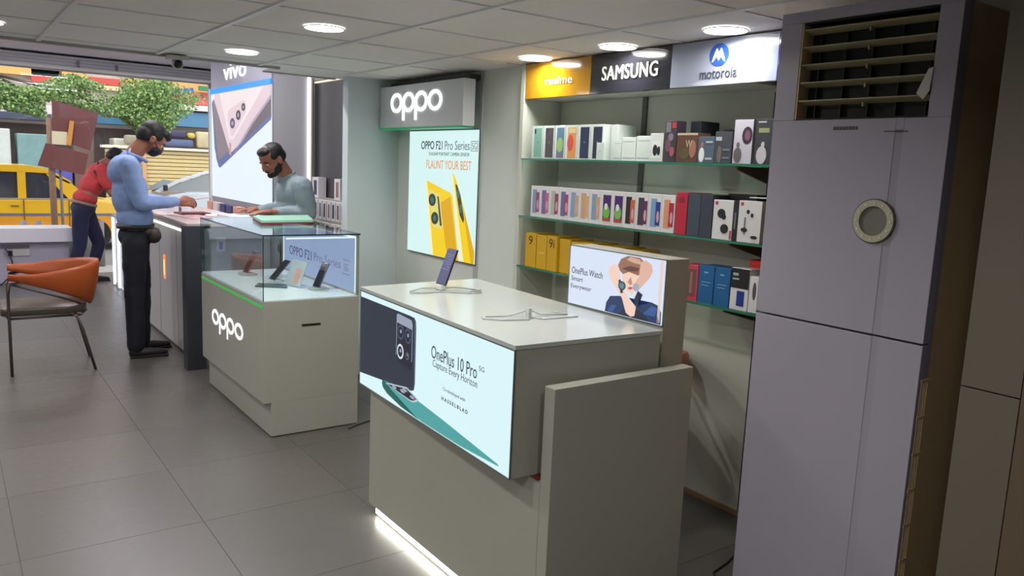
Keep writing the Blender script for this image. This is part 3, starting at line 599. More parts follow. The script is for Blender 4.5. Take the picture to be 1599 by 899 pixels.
text('FLAGSHIP PORTRAIT CAMERA SENSOR', fr, (.280, .785, 1.610, 1.632), .0004, ptx, po); text('FLAUNT YOUR BEST', fr, (.25, .812, 1.523, 1.580), .0004, EM('poster_orange', (226, 140, 70)), po)

# ================================================================ SHELF UNIT HEADER
hd = thing('brand_header', (2.8, 2.86, 1.93), 'long glossy header of yellow, black and white brand panels over the shelves', 'sign')
def glossy(name, c): return M(name, c, .12, var=.02, coat=.6)
for y0, y1, c_, nm in ((3.605, 3.065, (184, 134, 20), 'header_yellow'), (3.063, 2.527, (38, 38, 46), 'header_black'), (2.525, 1.968, (156, 162, 182), 'header_white'), (1.966, 1.62, (44, 56, 150), 'header_blue')):
    obj('panel', box(nb(), 2.66, 2.69, y1, y0, 1.930, CZ-.003, .001), glossy(nm, c_), hd)
obj('soffit', box(nb(), 2.69, 2.925, 2.11, 3.61, 1.935, 1.945), niche_m, hd)
fr = Frame((2.66, 3.59, 0), (0, -1, 0))
text('realme', fr, (.165, .385, 1.995, 2.037), .0002, M('letter_white', (236, 232, 214), .4), hd, bold=.0, ext=.004)
text('SAMSUNG', fr, (.612, .985, 1.99, 2.057), .0002, M('letter_white', (236, 232, 214), .4), hd, ext=.004, space=1.06); text('SAMSUNG', fr, (.616, .989, 1.99, 2.057), .0042, M('letter_white', (236, 232, 214), .4), hd, ext=.001, space=1.06)
text('motorola', fr, (1.235, 1.43, 1.957, 2.00), .0002, M('letter_grey', (60, 62, 76), .7), hd, bold=.0, ext=.003)
flat('emblem', ell(1.332, 2.052, .050, .046, 32), fr, .0002, M('emblem_blue', (42, 84, 168), .3), hd, .003)
Mx = [(1.296, 2.022), (1.306, 2.05), (1.318, 2.078), (1.324, 2.078), (1.332, 2.058), (1.340, 2.078), (1.346, 2.078), (1.358, 2.05), (1.368, 2.022), (1.358, 2.026), (1.350, 2.036), (1.344, 2.046), (1.338, 2.034), (1.332, 2.028), (1.326, 2.034), (1.320, 2.046), (1.314, 2.036), (1.306, 2.026)]
flat('emblem_letter', Mx, fr, .0034, M('letter_white', (236, 232, 214), .4), hd, .001)

# ================================================================ GLASS SHELVES AND BRACKETS
for z, nm in ((1.607, 'top'), (1.288, 'middle'), (1.004, 'lowest')):
    t = thing('glass_shelf', (2.80, 2.86, z), nm+' green edged glass shelf on the right wall', 'shelf')
    obj('pane', box(nb(), 2.664, 2.925, 2.0, 3.612, z-.009, z), GL('shelf_glass', (.80, .92, .87, 1)), t)
    obj('front_edge', box(nb(), 2.660, 2.6638, 1.96, 3.62, z-.010, z), glass_edge, t)
    bm = nb(); f2 = Frame((2.925, 2.10, 0), (-1, 0, 0))
    for y in (2.135,):
        a = [bm.verts.new((x, y, zz)) for x, zz in ((2.925, z-.0105), (2.68, z-.0105), (2.68, z-.022), (2.925, z-.085))]; b = [bm.verts.new((x, y+.012, zz)) for x, zz in ((2.925, z-.0105), (2.68, z-.0105), (2.68, z-.022), (2.925, z-.085))]
        fs = [bm.faces.new(a[::-1]), bm.faces.new(b)]+[bm.faces.new((a[i], a[(i+1) % 4], b[(i+1) % 4], b[i])) for i in range(4)]; bmesh.ops.recalc_face_normals(bm, faces=fs)
    obj('bracket', bm, M('bracket_brown', (98, 86, 68), .5), t)

# ================================================================ BOXES ON THE SHELVES
ORD = ['first', 'second', 'third', 'fourth', 'fifth', 'sixth', 'seventh', 'eighth', 'ninth', 'tenth', 'eleventh', 'twelfth', 'thirteenth']
def carton(y0, y1, z, h, m, lab, name='phone_box', x=2.675, dep=.16, prints=(), grp=None, rz=0., cat='box'):
    """front faces -X; prints: (u0,u1,v0,v1,material) as fractions of the front, u from the left"""
    w = abs(y0-y1); yc = (y0+y1)/2; x0 = x
    t = thing(name, (x0+dep/2, yc, z+.0004), lab, cat, grp)
    rot = Matrix.Translation((x0, yc, z+.0004)) @ Matrix.Rotation(rz, 4, 'Z')
    def T(b): bmesh.ops.transform(b, matrix=rot, verts=b.verts); return b
    root = t; t = obj('carton', T(box(nb(), 0, dep, -w/2, w/2, 0, h, .0012)), m, t)
    for k, p in enumerate(prints):
        if len(p) == 5:
            u0, u1, v0, v1, pm = p
            obj('print', T(box(nb(), -.0006-.0004*k, .0, w/2-u1*w, w/2-u0*w, v0*h, v1*h)), pm, t)
        elif p[0] == 'ell':
            _, u, v, ru, rv, pm = p
            f = Frame((0, w/2, 0), (0, -1, 0)); bm = nb()
            d0 = .0002+.0004*k; aa = [bm.verts.new(f(a, b, d0+.0005)) for a, b in ell(u*w, v*h, ru*w, rv*h, 14)]; bb = [bm.verts.new(f(a, b, 0)) for a, b in ell(u*w, v*h, ru*w, rv*h, 14)]
            fs = [bm.faces.new(aa), bm.faces.new(bb[::-1])]+[bm.faces.new((aa[i], bb[i], bb[(i+1) % 14], aa[(i+1) % 14])) for i in range(14)]; bmesh.ops.recalc_face_normals(bm, faces=fs)
            obj('print', T(bm), pm, t)
        elif p[0] == 'txt':
            _, s_, u0, u1, v0, v1, pm = p
            f = Frame(rot @ Vector((0, w/2, 0)), rot.to_3x3() @ Vector((0, -1, 0)))
            text(s_, f, (u0*w, u1*w, v0*h, v1*h), .0002+.0004*k, pm, t)
    return root
cw = M('carton_white', (214, 212, 214), .45); cw2 = M('carton_white_cool', (208, 218, 214), .45)
P = lambda n, c: M('print_'+n, c, .4, var=.04)
top = [((126, 178, 160), 'mint green phone picture', ()), ((78, 74, 78), 'charcoal phone picture', ()), ((90, 128, 150), 'green and blue wallpaper picture', 'g'), ((220, 150, 84), 'orange and red wallpaper picture', 'r'), ((42, 50, 80), 'navy phone picture, left of the other navy one', ()), ((38, 48, 70), 'navy phone picture, right of the other navy one', ())]
yy = [3.545, 3.444, 3.344, 3.255, 3.155, 3.055, 2.958]
for k, (c_, ds, ex) in enumerate(top):
    pr = [(.22, .92, .04, .93, P('top%d' % k, c_))]
    if ex == 'g': pr += [('ell', .55, .42, .3, .22, P('lime', (150, 190, 110))), (.28, .86, .06, .2, P('slate', (120, 120, 140)))]
    if ex == 'r': pr += [('ell', .45, .48, .26, .24, P('tomato', (206, 84, 70))), (.3, .86, .76, .9, P('sand', (206, 196, 150)))]
    if ex == (): pr += [('ell', .57, .5, .05, .03, P('dimlogo', (120, 126, 134))), (.24, .38, .76, .90, P('lensblock', (40, 50, 56)))]
    carton(yy[k], yy[k+1]+.004, 1.607, .176, cw2, 'white box, top shelf, with '+ds, prints=pr, grp='white phone boxes at the left of the top shelf')
carton(2.954, 2.90, 1.607, .176, cw2, 'tall plain white box right of the navy phone pictures on the top shelf', x=2.72, dep=.12)
for k, (a, b, h, ds) in enumerate(((2.99, 2.935, .085, 'leftmost of the low plain boxes'), (2.895, 2.845, .10, 'second of the low plain boxes'), (2.84, 2.745, .112, 'third of the low plain boxes'), (2.741, 2.645, .118, 'widest of the low plain boxes'))):
    carton(a, b, 1.607, h, cw2, 'plain white charger box on the top shelf, '+ds, name='charger_box', x=2.668 if k == 0 else 2.69, dep=.045 if k == 0 else .10, prints=[(.1, .9, .8, .84, P('faint', (176, 186, 184))), (.1, .9, .12, .15, P('faint', (176, 186, 184)))], grp='plain charger boxes on the top shelf') if k else carton(a, b, 1.607, h, cw2, 'plain white charger box on the top shelf, '+ds, name='charger_box', x=2.6605, dep=.013, prints=[(.3, .7, .5, .54, P('faint', (176, 186, 184)))], grp='plain charger boxes on the top shelf')
carton(2.637, 2.556, 1.607, .128, cw2, 'white earbud box with black buds picture on the top shelf', name='earbud_box', prints=[(.15, .85, .1, .72, P('offwhite', (224, 228, 226))), ('ell', .42, .4, .18, .2, P('ink', (30, 32, 36))), ('ell', .7, .38, .12, .16, P('ink', (30, 32, 36)))], dep=.08)
carton(2.549, 2.478, 1.607, .182, P('darkcard', (62, 56, 66)), 'tall dark box with red flash on the top shelf', name='gadget_box', prints=[(.1, .5, .72, .97, P('greytext', (120, 120, 128))), (.6, .95, .82, .96, P('redflash', (180, 60, 70))), ('ell', .55, .6, .22, .1, P('lilacgrey', (130, 120, 140))), ('ell', .35, .4, .25, .16, P('mauve', (116, 84, 98))), ('ell', .7, .25, .18, .12, P('rose', (170, 90, 104)))], dep=.06)
carton(2.474, 2.412, 1.607, .184, P('blueblack', (38, 44, 56)), 'dark blue box behind the tall box with red flash', name='gadget_box', x=2.76, dep=.12)
carton(2.474, 2.352, 1.607, .128, P('brown', (96, 66, 50)), 'brown patterned box on the top shelf', name='gadget_box', prints=[(.02, .98, .92, .99, P('cream', (190, 176, 150))), ('ell', .4, .3, .25, .2, P('olive', (90, 84, 56))), ('ell', .78, .45, .16, .3, P('tan', (160, 110, 96))), ('txt', 'W', .45, .75, .5, .75, P('cream', (190, 176, 150)))], dep=.08)
carton(2.349, 2.260, 1.607, .112, P('steelblue', (78, 94, 112)), 'steel blue box with a person in white printed on it, top shelf', name='gadget_box', prints=[('ell', .25, .3, .17, .28, P('offwhite', (224, 228, 226))), ('ell', .27, .68, .08, .1, P('tan', (160, 110, 96))), (.5, .9, .12, .2, P('faint', (176, 186, 184))), (.5, .9, .75, .82, P('faint', (176, 186, 184)))], dep=.08)
carton(2.257, 2.168, 1.607, .130, P('charcoal', (66, 68, 78)), 'charcoal box with a dim figure printed on it, top shelf', name='gadget_box', prints=[(.05, .4, .72, .84, P('faint', (176, 186, 184))), ('ell', .3, .28, .14, .28, P('browngrey', (110, 100, 92))), (.5, .9, .15, .2, P('greytext', (120, 120, 128))), (.5, .9, .4, .46, P('greytext', (120, 120, 128)))], dep=.08)
carton(2.35, 2.29, 1.607, .142, P('brown', (96, 66, 50)), 'small brown box top showing behind the steel blue box', name='gadget_box', x=2.79, dep=.08)
o = obj('coiled_strap', ring(nb(), (2.74, 2.21, 1.742), .045, .036, .012, 'Z'), blk); tag(o, 'black coiled strap lying on the charcoal box on the top shelf', 'strap')
carton(2.160, 2.062, 1.607, .178, P('paleviolet', (186, 182, 196)), 'white smartwatch box with a dark round watch picture', name='smartwatch_box', prints=[('ell', .68, .64, .26, .2, P('darkwatch', (52, 44, 58))), ('ell', .70, .64, .14, .12, P('maroonface', (120, 80, 104))), ('ell', .25, .42, .08, .07, P('greyfig', (96, 92, 96))), ('ell', .25, .2, .2, .17, P('greyfig', (96, 92, 96))), (.97, 1., 0, 1, P('ink', (30, 32, 36)))], dep=.08)
carton(2.055, 1.972, 1.607, .178, P('darkcard2', (58, 60, 66)), 'dark smartwatch box with a figure in white beside the air conditioner', name='smartwatch_box', prints=[(.2, .8, .7, .8, P('olivegreen', (140, 144, 110))), (.15, .6, .92, .95, P('faint', (176, 186, 184))), ('ell', .45, .2, .3, .2, P('lightfig', (190, 186, 196))), ('ell', .5, .43, .1, .07, P('lightfig', (190, 186, 196)))], dep=.08)
# middle shelf: thirteen white boxes with two phone pictures each
cs = [((120, 150, 180), (150, 70, 110), 'blue and magenta'), ((110, 104, 150), (186, 90, 140), 'violet and pink'), ((170, 180, 170), (140, 60, 80), 'pale green and dark red'), ((104, 104, 150), (160, 60, 110), 'violet and crimson'),
      ((124, 156, 196), (190, 160, 120), 'sky blue and sand'), ((196, 160, 130), (210, 170, 110), 'peach and gold'), ((120, 156, 190), (200, 160, 110), 'pale blue and ochre'), ((70, 30, 100), (110, 180, 70), 'purple over lime, left of its twin'),
      ((72, 34, 104), (120, 180, 90), 'purple over lime, right of its twin'), ((40, 34, 38), (190, 96, 70), 'black and rust'), ((62, 60, 70), (96, 40, 90), 'charcoal and plum'), ((120, 160, 200), (40, 60, 140), 'light blue and royal blue'), ((214, 150, 110), (170, 40, 60), 'orange and red')]
for k, (c1, c2, ds) in enumerate(cs):
    y1 = 3.529-k*.0826; h = .170
    if k in (7, 8): pr = [(.22, .92, .12, .88, P('m%da' % k, c1)), ('ell', .55, .38, .3, .2, P('m%db' % k, c2)), ('ell', .5, .54, .14, .1, P('offwhite', (224, 228, 226))), (.25, .9, .12, .22, P('rust', (170, 70, 50)))]
    else: pr = [(.20, .66, .12, .88, P('m%da' % k, c1)), (.58, .93, .16, .80, P('m%db' % k, c2)), ('ell', .78, .4, .1, .16, P('blush', (214, 160, 170)))]
    carton(y1, y1-.0815, 1.288, h, cw, 'white box with '+ds+' pictures, middle shelf', prints=pr, grp='white phone boxes on the middle shelf')
carton(2.449, 2.385, 1.288, .186, P('red', (186, 34, 58)), 'narrow bright red phone box on the middle shelf', dep=.16, prints=[('ell', .5, .82, .28, .07, P('darkred', (140, 24, 44)))])
carton(2.380, 2.310, 1.288, .184, P('slateblue', (62, 72, 88)), 'slate blue box right of the red box on the middle shelf', dep=.16)
carton(2.308, 2.242, 1.288, .184, P('slateblue2', (56, 62, 76)), 'second slate blue box on the middle shelf, half behind the earbuds box', dep=.16)
carton(2.25, 2.10, 1.288, .192, P('nearblack', (44, 34, 36)), 'dark brown box behind the white earbuds box on the middle shelf', x=2.78, dep=.12)
carton(2.236, 2.132, 1.288, .166, P('offwhite2', (216, 214, 218)), 'white box with black and red print of two earbuds', name='earbuds_box', dep=.07, prints=[(.08, .22, .88, .96, P('redflash', (180, 60, 70))), ('ell', .42, .66, .2, .12, P('ink', (30, 32, 36))), ('ell', .55, .58, .12, .07, P('ink', (30, 32, 36))), ('ell', .62, .28, .2, .12, P('ink', (30, 32, 36))), (.9, .97, .03, .25, P('redflash', (180, 60, 70)))])
carton(2.130, 2.106, 1.288, .168, P('ink', (30, 32, 36)), 'narrow black box between the two white accessory boxes', name='cable_box', dep=.07, prints=[(.3, .6, .3, .7, P('greytext', (120, 120, 128)))])
t = carton(2.104, 1.99, 1.288, .170, P('offwhite2', (216, 214, 218)), 'white earphone box with black cable print beside the air conditioner', name='earphones_box', dep=.07, prints=[(.08, .2, .88, .96, P('redflash', (180, 60, 70))), ('ell', .42, .74, .07, .05, P('ink', (30, 32, 36))), ('ell', .6, .66, .06, .05, P('ink', (30, 32, 36))), (.28, .34, .2, .6, P('greytext', (120, 120, 128))), ('ell', .3, .3, .14, .05, P('ink', (30, 32, 36))), ('ell', .75, .14, .14, .04, P('ink', (30, 32, 36)))])
carton(2.06, 1.98, 1.47, .004, P('offwhite2', (216, 214, 218)), 'flat white leaflet lying on the earphones box', name='leaflet', cat='paper', dep=.08, x=2.68)
# lowest shelf
yel_ = P('boxyellow', (206, 160, 30)); yk = P('boxink', (70, 50, 16))
carton(3.56, 3.463, 1.004, .190, yel_, 'leftmost yellow phone box with a black 9 on the lowest shelf', prints=[('txt', '9', .3, .66, .66, .92, yk)])
carton(3.458, 3.368, 1.004, .186, yel_, 'plain faced yellow phone box, second on the lowest shelf', prints=[('txt', 'realme', .2, .85, .45, .53, P('paleyellow', (236, 206, 110)))])
carton(3.364, 3.280, 1.004, .190, yel_, 'yellow phone box with a black 9i on the lowest shelf', prints=[('txt', '9i', .2, .75, .66, .92, yk)])
for k in range(6): carton(3.276-k*.098, 3.276-k*.098-.094, 1.004, .182-.006*(k % 2), yel_, ORD[k+3]+' yellow phone box from the left on the lowest shelf', x=2.69, grp='yellow phone boxes behind the watch advert')
carton(2.380, 2.292, 1.004, .158, P('pinkred', (196, 62, 84)), 'pink red box with a clear window on the lowest shelf', name='case_box', prints=[(.32, .86, .12, .88, P('windowdark', (110, 78, 74))), (.5, .66, .2, .8, P('windowlight', (150, 110, 100)))], dep=.08)
for k, (a, b) in enumerate(((2.288, 2.204), (2.200, 2.118))): carton(a, b, 1.004, .164, P('blue', (28, 96, 150)), ('left' if k == 0 else 'right')+' one of the two blue boxes on the lowest shelf', name='accessory_box', prints=[(.35, .6, .80, .84, P('skyline', (120, 170, 206))), (.2, .8, .55, .57, P('skyline', (120, 170, 206))), (.2, .7, .47, .49, P('skyline', (120, 170, 206)))], dep=.1)
carton(2.112, 2.022, 1.004, .175, P('offwhite2', (216, 214, 218)), 'black and white box with a blue rectangle on the lowest shelf', name='power_bank_box', prints=[(.0, 1., .52, .99, P('ink', (30, 32, 36))), (.38, .8, .10, .46, P('cobalt', (24, 60, 140))), (.1, .4, .82, .88, P('faint', (176, 186, 184))), (.1, .45, .72, .76, P('faint', (176, 186, 184)))], dep=.08)
carton(2.10, 2.0, 1.004, .205, P('hotred', (206, 40, 30)), 'bright red box behind the black and white box, lowest shelf', name='accessory_box', x=2.77, dep=.1)
carton(2.018, 1.975, 1.004, .15, P('offwhite2', (216, 214, 218)), 'white box squeezed against the air conditioner, lowest shelf', name='accessory_box', prints=[('ell', .6, .6, .2, .25, P('plumgrey', (96, 76, 96)))], dep=.08)
# ================================================================ FLOOR STANDING AIR CONDITIONER
ac = thing('air_conditioner', (2.3, 1.31, 0), 'tall white floor standing air conditioner with open slatted vent and round dial', 'air conditioner')
am = M('ac_white', (158, 152, 166), .35, var=.03, scale=3); ab = M('ac_beige', (214, 184, 140), .45, var=.06); adk = M('ac_dark', (16, 16, 12), .7)
X0 = 2.15
obj('rear_casing', box(nb(), 2.215, 2.47, 1.055, 1.575, .04, 2.04, .006), ab, ac)
obj('base', box(nb(), 2.17, 2.46, 1.06, 1.57, 0, .04), M('ac_base', (96, 92, 96), .5), ac)
for (y0, y1, z0, z1) in ((1.186, 1.587, .05, 1.117), (1.04, 1.163, .05, 1.117), (1.186, 1.587, 1.123, 1.732), (1.04, 1.163, 1.123, 1.732), (1.512, 1.587, 1.732, 2.022), (1.04, 1.102, 1.732, 2.022), (1.04, 1.587, 2.022, 2.055)):
    obj('front_panel', box(nb(), X0, X0+.03, y0, y1, z0, z1, .0015), am, ac)
for z0, z1 in ((.05, 1.117), (1.123, 1.70)):
    obj('groove', prism(nb(), [(X0+.0055, 1.163), (X0+.0015, 1.186), (X0+.03, 1.186), (X0+.03, 1.163)], z0, z1), am, ac)
obj('groove', box(nb(), X0, X0+.03, 1.163, 1.186, 1.70, 1.732), am, ac)
obj('front_shell', box(nb(), X0+.030, 2.214, 1.045, 1.10, .05, 2.05, .004), am, ac); obj('front_shell', box(nb(), X0+.030, 2.214, 1.514, 1.582, .05, 2.05, .004), am, ac)
obj('front_shell', box(nb(), X0+.030, 2.214, 1.10, 1.514, .05, 1.72), am, ac)
obj('vent_cavity', box(nb(), 2.205, 2.214, 1.10, 1.514, 1.72, 2.04), adk, ac)
obj('vent_cheek', box(nb(), 2.152, 2.205, 1.508, 1.512, 1.735, 2.02), ab, ac)
obj('vent_sill', box(nb(), 2.153, 2.205, 1.103, 1.508, 1.733, 1.737), adk, ac); obj('vent_head', box(nb(), 2.153, 2.205, 1.103, 1.508, 2.016, 2.021), adk, ac)
for k, z in enumerate((1.995, 1.944, 1.892, 1.839, 1.785)):
    l = obj('louver', obox(nb(), (2.172, 1.306, z), (.036, .40, .0045), ry=.30, bev=.001), M('louver_beige', (160, 150, 116), .4), ac)
    obj('pivot', box(nb(), 2.168, 2.182, 1.300, 1.305, z-.013, z-.003), M('louver_beige', (160, 150, 116), .4), l) if False else obj('louver_pivot', box(nb(), 2.168, 2.182, 1.300, 1.305, z-.016, z-.004), M('louver_beige', (160, 150, 116), .4), l)
for k in range(5): obj('cross_vane', box(nb(), 2.190, 2.204, 1.13+k*.085, 1.133+k*.085, 1.74, 2.015), M('vane_dark', (44, 40, 30), .6), ac)
tgp = [(1.100, 1.862), (1.112, 1.858), (1.138, 1.795), (1.118, 1.778), (1.103, 1.800)]
bm = nb(); a = [bm.verts.new((2.146, y, z)) for y, z in tgp]; b = [bm.verts.new((2.1475, y, z)) for y, z in tgp]; fs = [bm.faces.new(a), bm.faces.new(b[::-1])]+[bm.faces.new((a[i], b[i], b[(i+1) % 5], a[(i+1) % 5])) for i in range(5)]; bmesh.ops.recalc_face_normals(bm, faces=fs)
o = obj('paper_tag', bm, M('tag_white', (196, 192, 190), .5)); tag(o, 'white paper tag stuck on the right end of the vent slats', 'tag')
obj('dial_ring', ring(nb(), (X0-.004, 1.217, 1.445), .060, .042, .012, 'X', 40), M('dial_ring', (186, 180, 160), .3, .35), ac)
obj('dial_rim', ring(nb(), (X0-.003, 1.217, 1.445), .063, .060, .009, 'X', 40), M('dial_rim', (92, 88, 78), .3, .6), ac)
obj('dial_face', cyl(nb(), (X0-.0005, 1.217, 1.445), .043, .003, 'X', 40), M('dial_face', (112, 108, 100), .5), ac)
for k in range(12):
    a_ = k*PI/6; obj('dial_mark', box(nb(), X0-.0115, X0-.0098, 1.217+.051*math.cos(a_)-.003, 1.217+.051*math.cos(a_)+.003, 1.445+.051*math.sin(a_)-.003, 1.445+.051*math.sin(a_)+.003), M('dial_mark', (214, 210, 190), .3, .5), ac)
for k in range(8): obj('badge_letter', box(nb(), X0-.0015, X0, 1.375-k*.0098, 1.368-k*.0098, 1.701, 1.711, .0004), M('badge_dark', (70, 64, 66), .4), ac)
obj('scratch', prism(nb(), [(X0-.0008, 1.218), (X0-.0008, 1.15), (X0+.001, 1.15), (X0+.001, 1.218)], 1.6935, 1.697), M('badge_dark', (70, 64, 66), .4), ac)
obj('side_seam', box(nb(), 2.2135, 2.2165, 1.0515, 1.056, .05, 2.04), M('seam_light', (206, 190, 150), .4), ac)
obj('side_grille', box(nb(), 2.166, 2.206, 1.0425, 1.0455, .06, 1.02), M('grille_dark', (70, 64, 46), .6), ac)
for k in range(4): obj('grille_slat', box(nb(), 2.168+k*.011, 2.173+k*.011, 1.039, 1.0425, .065, 1.015), ab, ac)
for k in range(10): obj('grille_bar', box(nb(), 2.164, 2.208, 1.038, 1.0424, .06+k*.106, .067+k*.106), ab, ac)

# ================================================================ CABLES
for pts, lab in (([(1.86, 4.12, .004), (1.95, 4.165, .004), (2.05, 4.20, .004), (2.2, 4.35, .004), (2.5, 4.3, .004), (2.7, 4.2, .004)], 'thin dark cable on the floor behind the glass topped counter'),
                 ([(2.30, 1.72, .004), (2.40, 1.86, .004), (2.52, 1.885, .004), (2.65, 1.93, .004), (2.85, 2.05, .004)], 'thin black cable on the floor beside the air conditioner')):
    o = obj('cable', tube(nb(), pts, .004), blk, None, True); tag(o, lab, 'cable')

# ================================================================ CHAIRS
org_m = M('orange_leather', (176, 82, 34), .42, var=.10, scale=7, bump=.05); seat_m = M('brown_black_leather', (70, 60, 54), .35, var=.1, bump=.04)
def chair(cx, cy, rz, lab):
    """faces local -X"""
    t = thing('armchair', (cx, cy, 0), lab, 'chair', 'orange tub backed armchairs')
    R = Matrix.Translation((cx, cy, 0)) @ Matrix.Rotation(rz, 4, 'Z')
    def T(b): bmesh.ops.transform(b, matrix=R, verts=b.verts); return b
    bm = nb(); NS, prof = 40, []
    for i in range(NS+1):
        a = math.radians(-128+256*i/NS); s = abs(a)/math.radians(128)
        rx, ry = .275, .285
        x = rx*math.cos(a)+(.0 if s < .7 else 0); y = ry*math.sin(a)
        if s > .7: x = rx*math.cos(math.radians(89.6))-(s-.7)*.78; y = math.copysign(.285-(s-.7)*.06, a)
        ztop = .775-.065*min(1, s*1.25)**1.6; zbot = .455+(.215)*max(0, (s-.18)/.82)**.9
        if s > .95: zbot = ztop-.045
        out = Vector((math.cos(a), math.sin(a), 0)) if s <= .7 else Vector((0, math.copysign(1, a), 0))
        lean_ = .055*(1-s*.7); th = .020 if s < .9 else .018
        ring_ = []
        for k in range(10):
            ph_ = 2*PI*k/10; w = math.sin(ph_); dd = math.cos(ph_)
            zz = (ztop+zbot)/2+(ztop-zbot)/2*(abs(w)**.5)*math.copysign(1, w)
            off = lean_*((zz-zbot)/(ztop-zbot+.001)) + dd*th*(1 if abs(w) < .9 else .6)
            ring_.append(bm.verts.new(Vector((x, y, zz))+out*off))
        prof.append(ring_)
    fs = []
    for i in range(NS):
        for k in range(10): fs.append(bm.faces.new((prof[i][k], prof[i][(k+1) % 10], prof[i+1][(k+1) % 10], prof[i+1][k])))
    fs += [bm.faces.new(prof[0][::-1]), bm.faces.new(prof[-1])]; bmesh.ops.recalc_face_normals(bm, faces=fs)
    obj('backrest', T(bm), org_m, t, True)
    bm = nb(); pr = [(-.26, -.235), (.12, -.235), (.20, -.19), (.235, -.10), (.245, 0), (.235, .10), (.20, .19), (.12, .235), (-.26, .235), (-.285, .20), (-.285, -.20)]
    obj('seat', T(prism(bm, pr, .415, .470, .014)), seat_m, t, True)
    bm = nb(); tube(bm, [(.19, -.19, .40), (.24, 0, .40), (.19, .19, .40), (-.24, .22, .40), (-.26, 0, .40), (-.24, -.22, .40), (.19, -.19, .40)], .009); obj('seat_frame', T(bm), chrome, t, True)
    for sx, sy in ((-1, -1), (-1, 1), (1, -1), (1, 1)):
        if sx < 0: pts = [(-.235, sy*.215, 0), (-.235, sy*.225, .38), (-.235, sy*.255, .56), (-.22, sy*.278, .645), (-.12, sy*.285, .655)]
        else: pts = [(.27, sy*.215, 0), (.20, sy*.20, .30), (.165, sy*.20, .395), (.13, sy*.20, .40)]
        obj('leg', T(tube(nb(), pts, .0095)), chrome, t, True)
    for sy in (-1, 1): obj('arm_support', T(tube(nb(), [(-.21, sy*.275, .64), (-.02, sy*.275, .575), (.16, sy*.21, .50), (.215, sy*.13, .455), (.20, sy*.12, .41)], .008)), chrome, t, True)
    return t
chair(.575, 6.39, -.05, 'orange tub armchair with black seat on the open floor at the left')
chair(2.60, 2.675, -2.2, 'orange tub armchair mostly hidden behind the big light box counter')

# ================================================================ WINDOW BENCH
be = thing('window_bench', (.2, 10.75, 0), 'white bench with thick top along the front window', 'bench')
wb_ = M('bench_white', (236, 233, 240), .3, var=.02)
obj('bench_top', box(nb(), -2.6, 1.235, 10.52, 10.94, .47, .635, .006), wb_, be)
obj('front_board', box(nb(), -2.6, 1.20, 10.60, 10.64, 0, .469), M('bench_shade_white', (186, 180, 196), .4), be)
obj('socket_plate', box(nb(), .63, .80, 10.585, 10.599, .31, .385, .003), M('plate_cream', (206, 202, 198), .35), be)
obj('cable_duct', box(nb(), .52, .80, 10.588, 10.599, .40, .435, .002), M('duct_grey', (120, 112, 124), .5), be)
obj('power_plug', box(nb(), .585, .625, 10.56, 10.599, .315, .375, .004), blk, be)
o = obj('power_cable', tube(nb(), [(.56, 10.56, .40), (.60, 10.545, .33), (.62, 10.54, .25), (.60, 10.5, .10), (.50, 10.45, .005), (.2, 10.4, .005)], .008), blk, None, True); tag(o, 'black cable hanging in front of the white window bench', 'cable')

# ================================================================ PEOPLE
def blob(name, prims, vox, mat, root, smooth=4, disp=0.):
    bm = nb()
    for p in prims:
        if p[0] == 'c':
            _, a, ra, b, rb = p; a = Vector(a); b = Vector(b); d = b-a; L = d.length
            if L > 1e-5:
                m = Matrix.Translation((a+b)/2) @ d.to_track_quat('Z', 'Y').to_matrix().to_4x4()
                bmesh.ops.create_cone(bm, cap_ends=True, segments=20, radius1=ra, radius2=rb, depth=L, matrix=m)
            bmesh.ops.create_icosphere(bm, subdivisions=2, radius=ra, matrix=Matrix.Translation(a)); bmesh.ops.create_icosphere(bm, subdivisions=2, radius=rb, matrix=Matrix.Translation(b))
        else:
            _, c_, r_, rot = p
            m = Matrix.Translation(c_) @ (rot if rot else Matrix()) @ Matrix.Diagonal((*r_, 1))
            bmesh.ops.create_icosphere(bm, subdivisions=3, radius=1, matrix=m)
    me = bpy.data.meshes.new('b'); bm.to_mesh(me); bm.free(); o = bpy.data.objects.new('b', me); COL.objects.link(o)
    r = o.modifiers.new('r', 'REMESH'); r.mode = 'VOXEL'; r.voxel_size = vox; r.use_smooth_shade = True
    s = o.modifiers.new('s', 'SMOOTH'); s.iterations = smooth; s.factor = .5
    if disp:
        tx_ = bpy.data.textures.new('folds', 'CLOUDS'); tx_.noise_scale = .11
        d = o.modifiers.new('d', 'DISPLACE'); d.texture = tx_; d.strength = disp; d.mid_level = .5; d.texture_coords = 'LOCAL'
    dg_ = bpy.context.evaluated_depsgraph_get(); dg_.update()
    me2 = bpy.data.meshes.new_from_object(o.evaluated_get(dg_)); bpy.data.objects.remove(o); me2.materials.clear()
    return link(name, me2, mat, root, True)
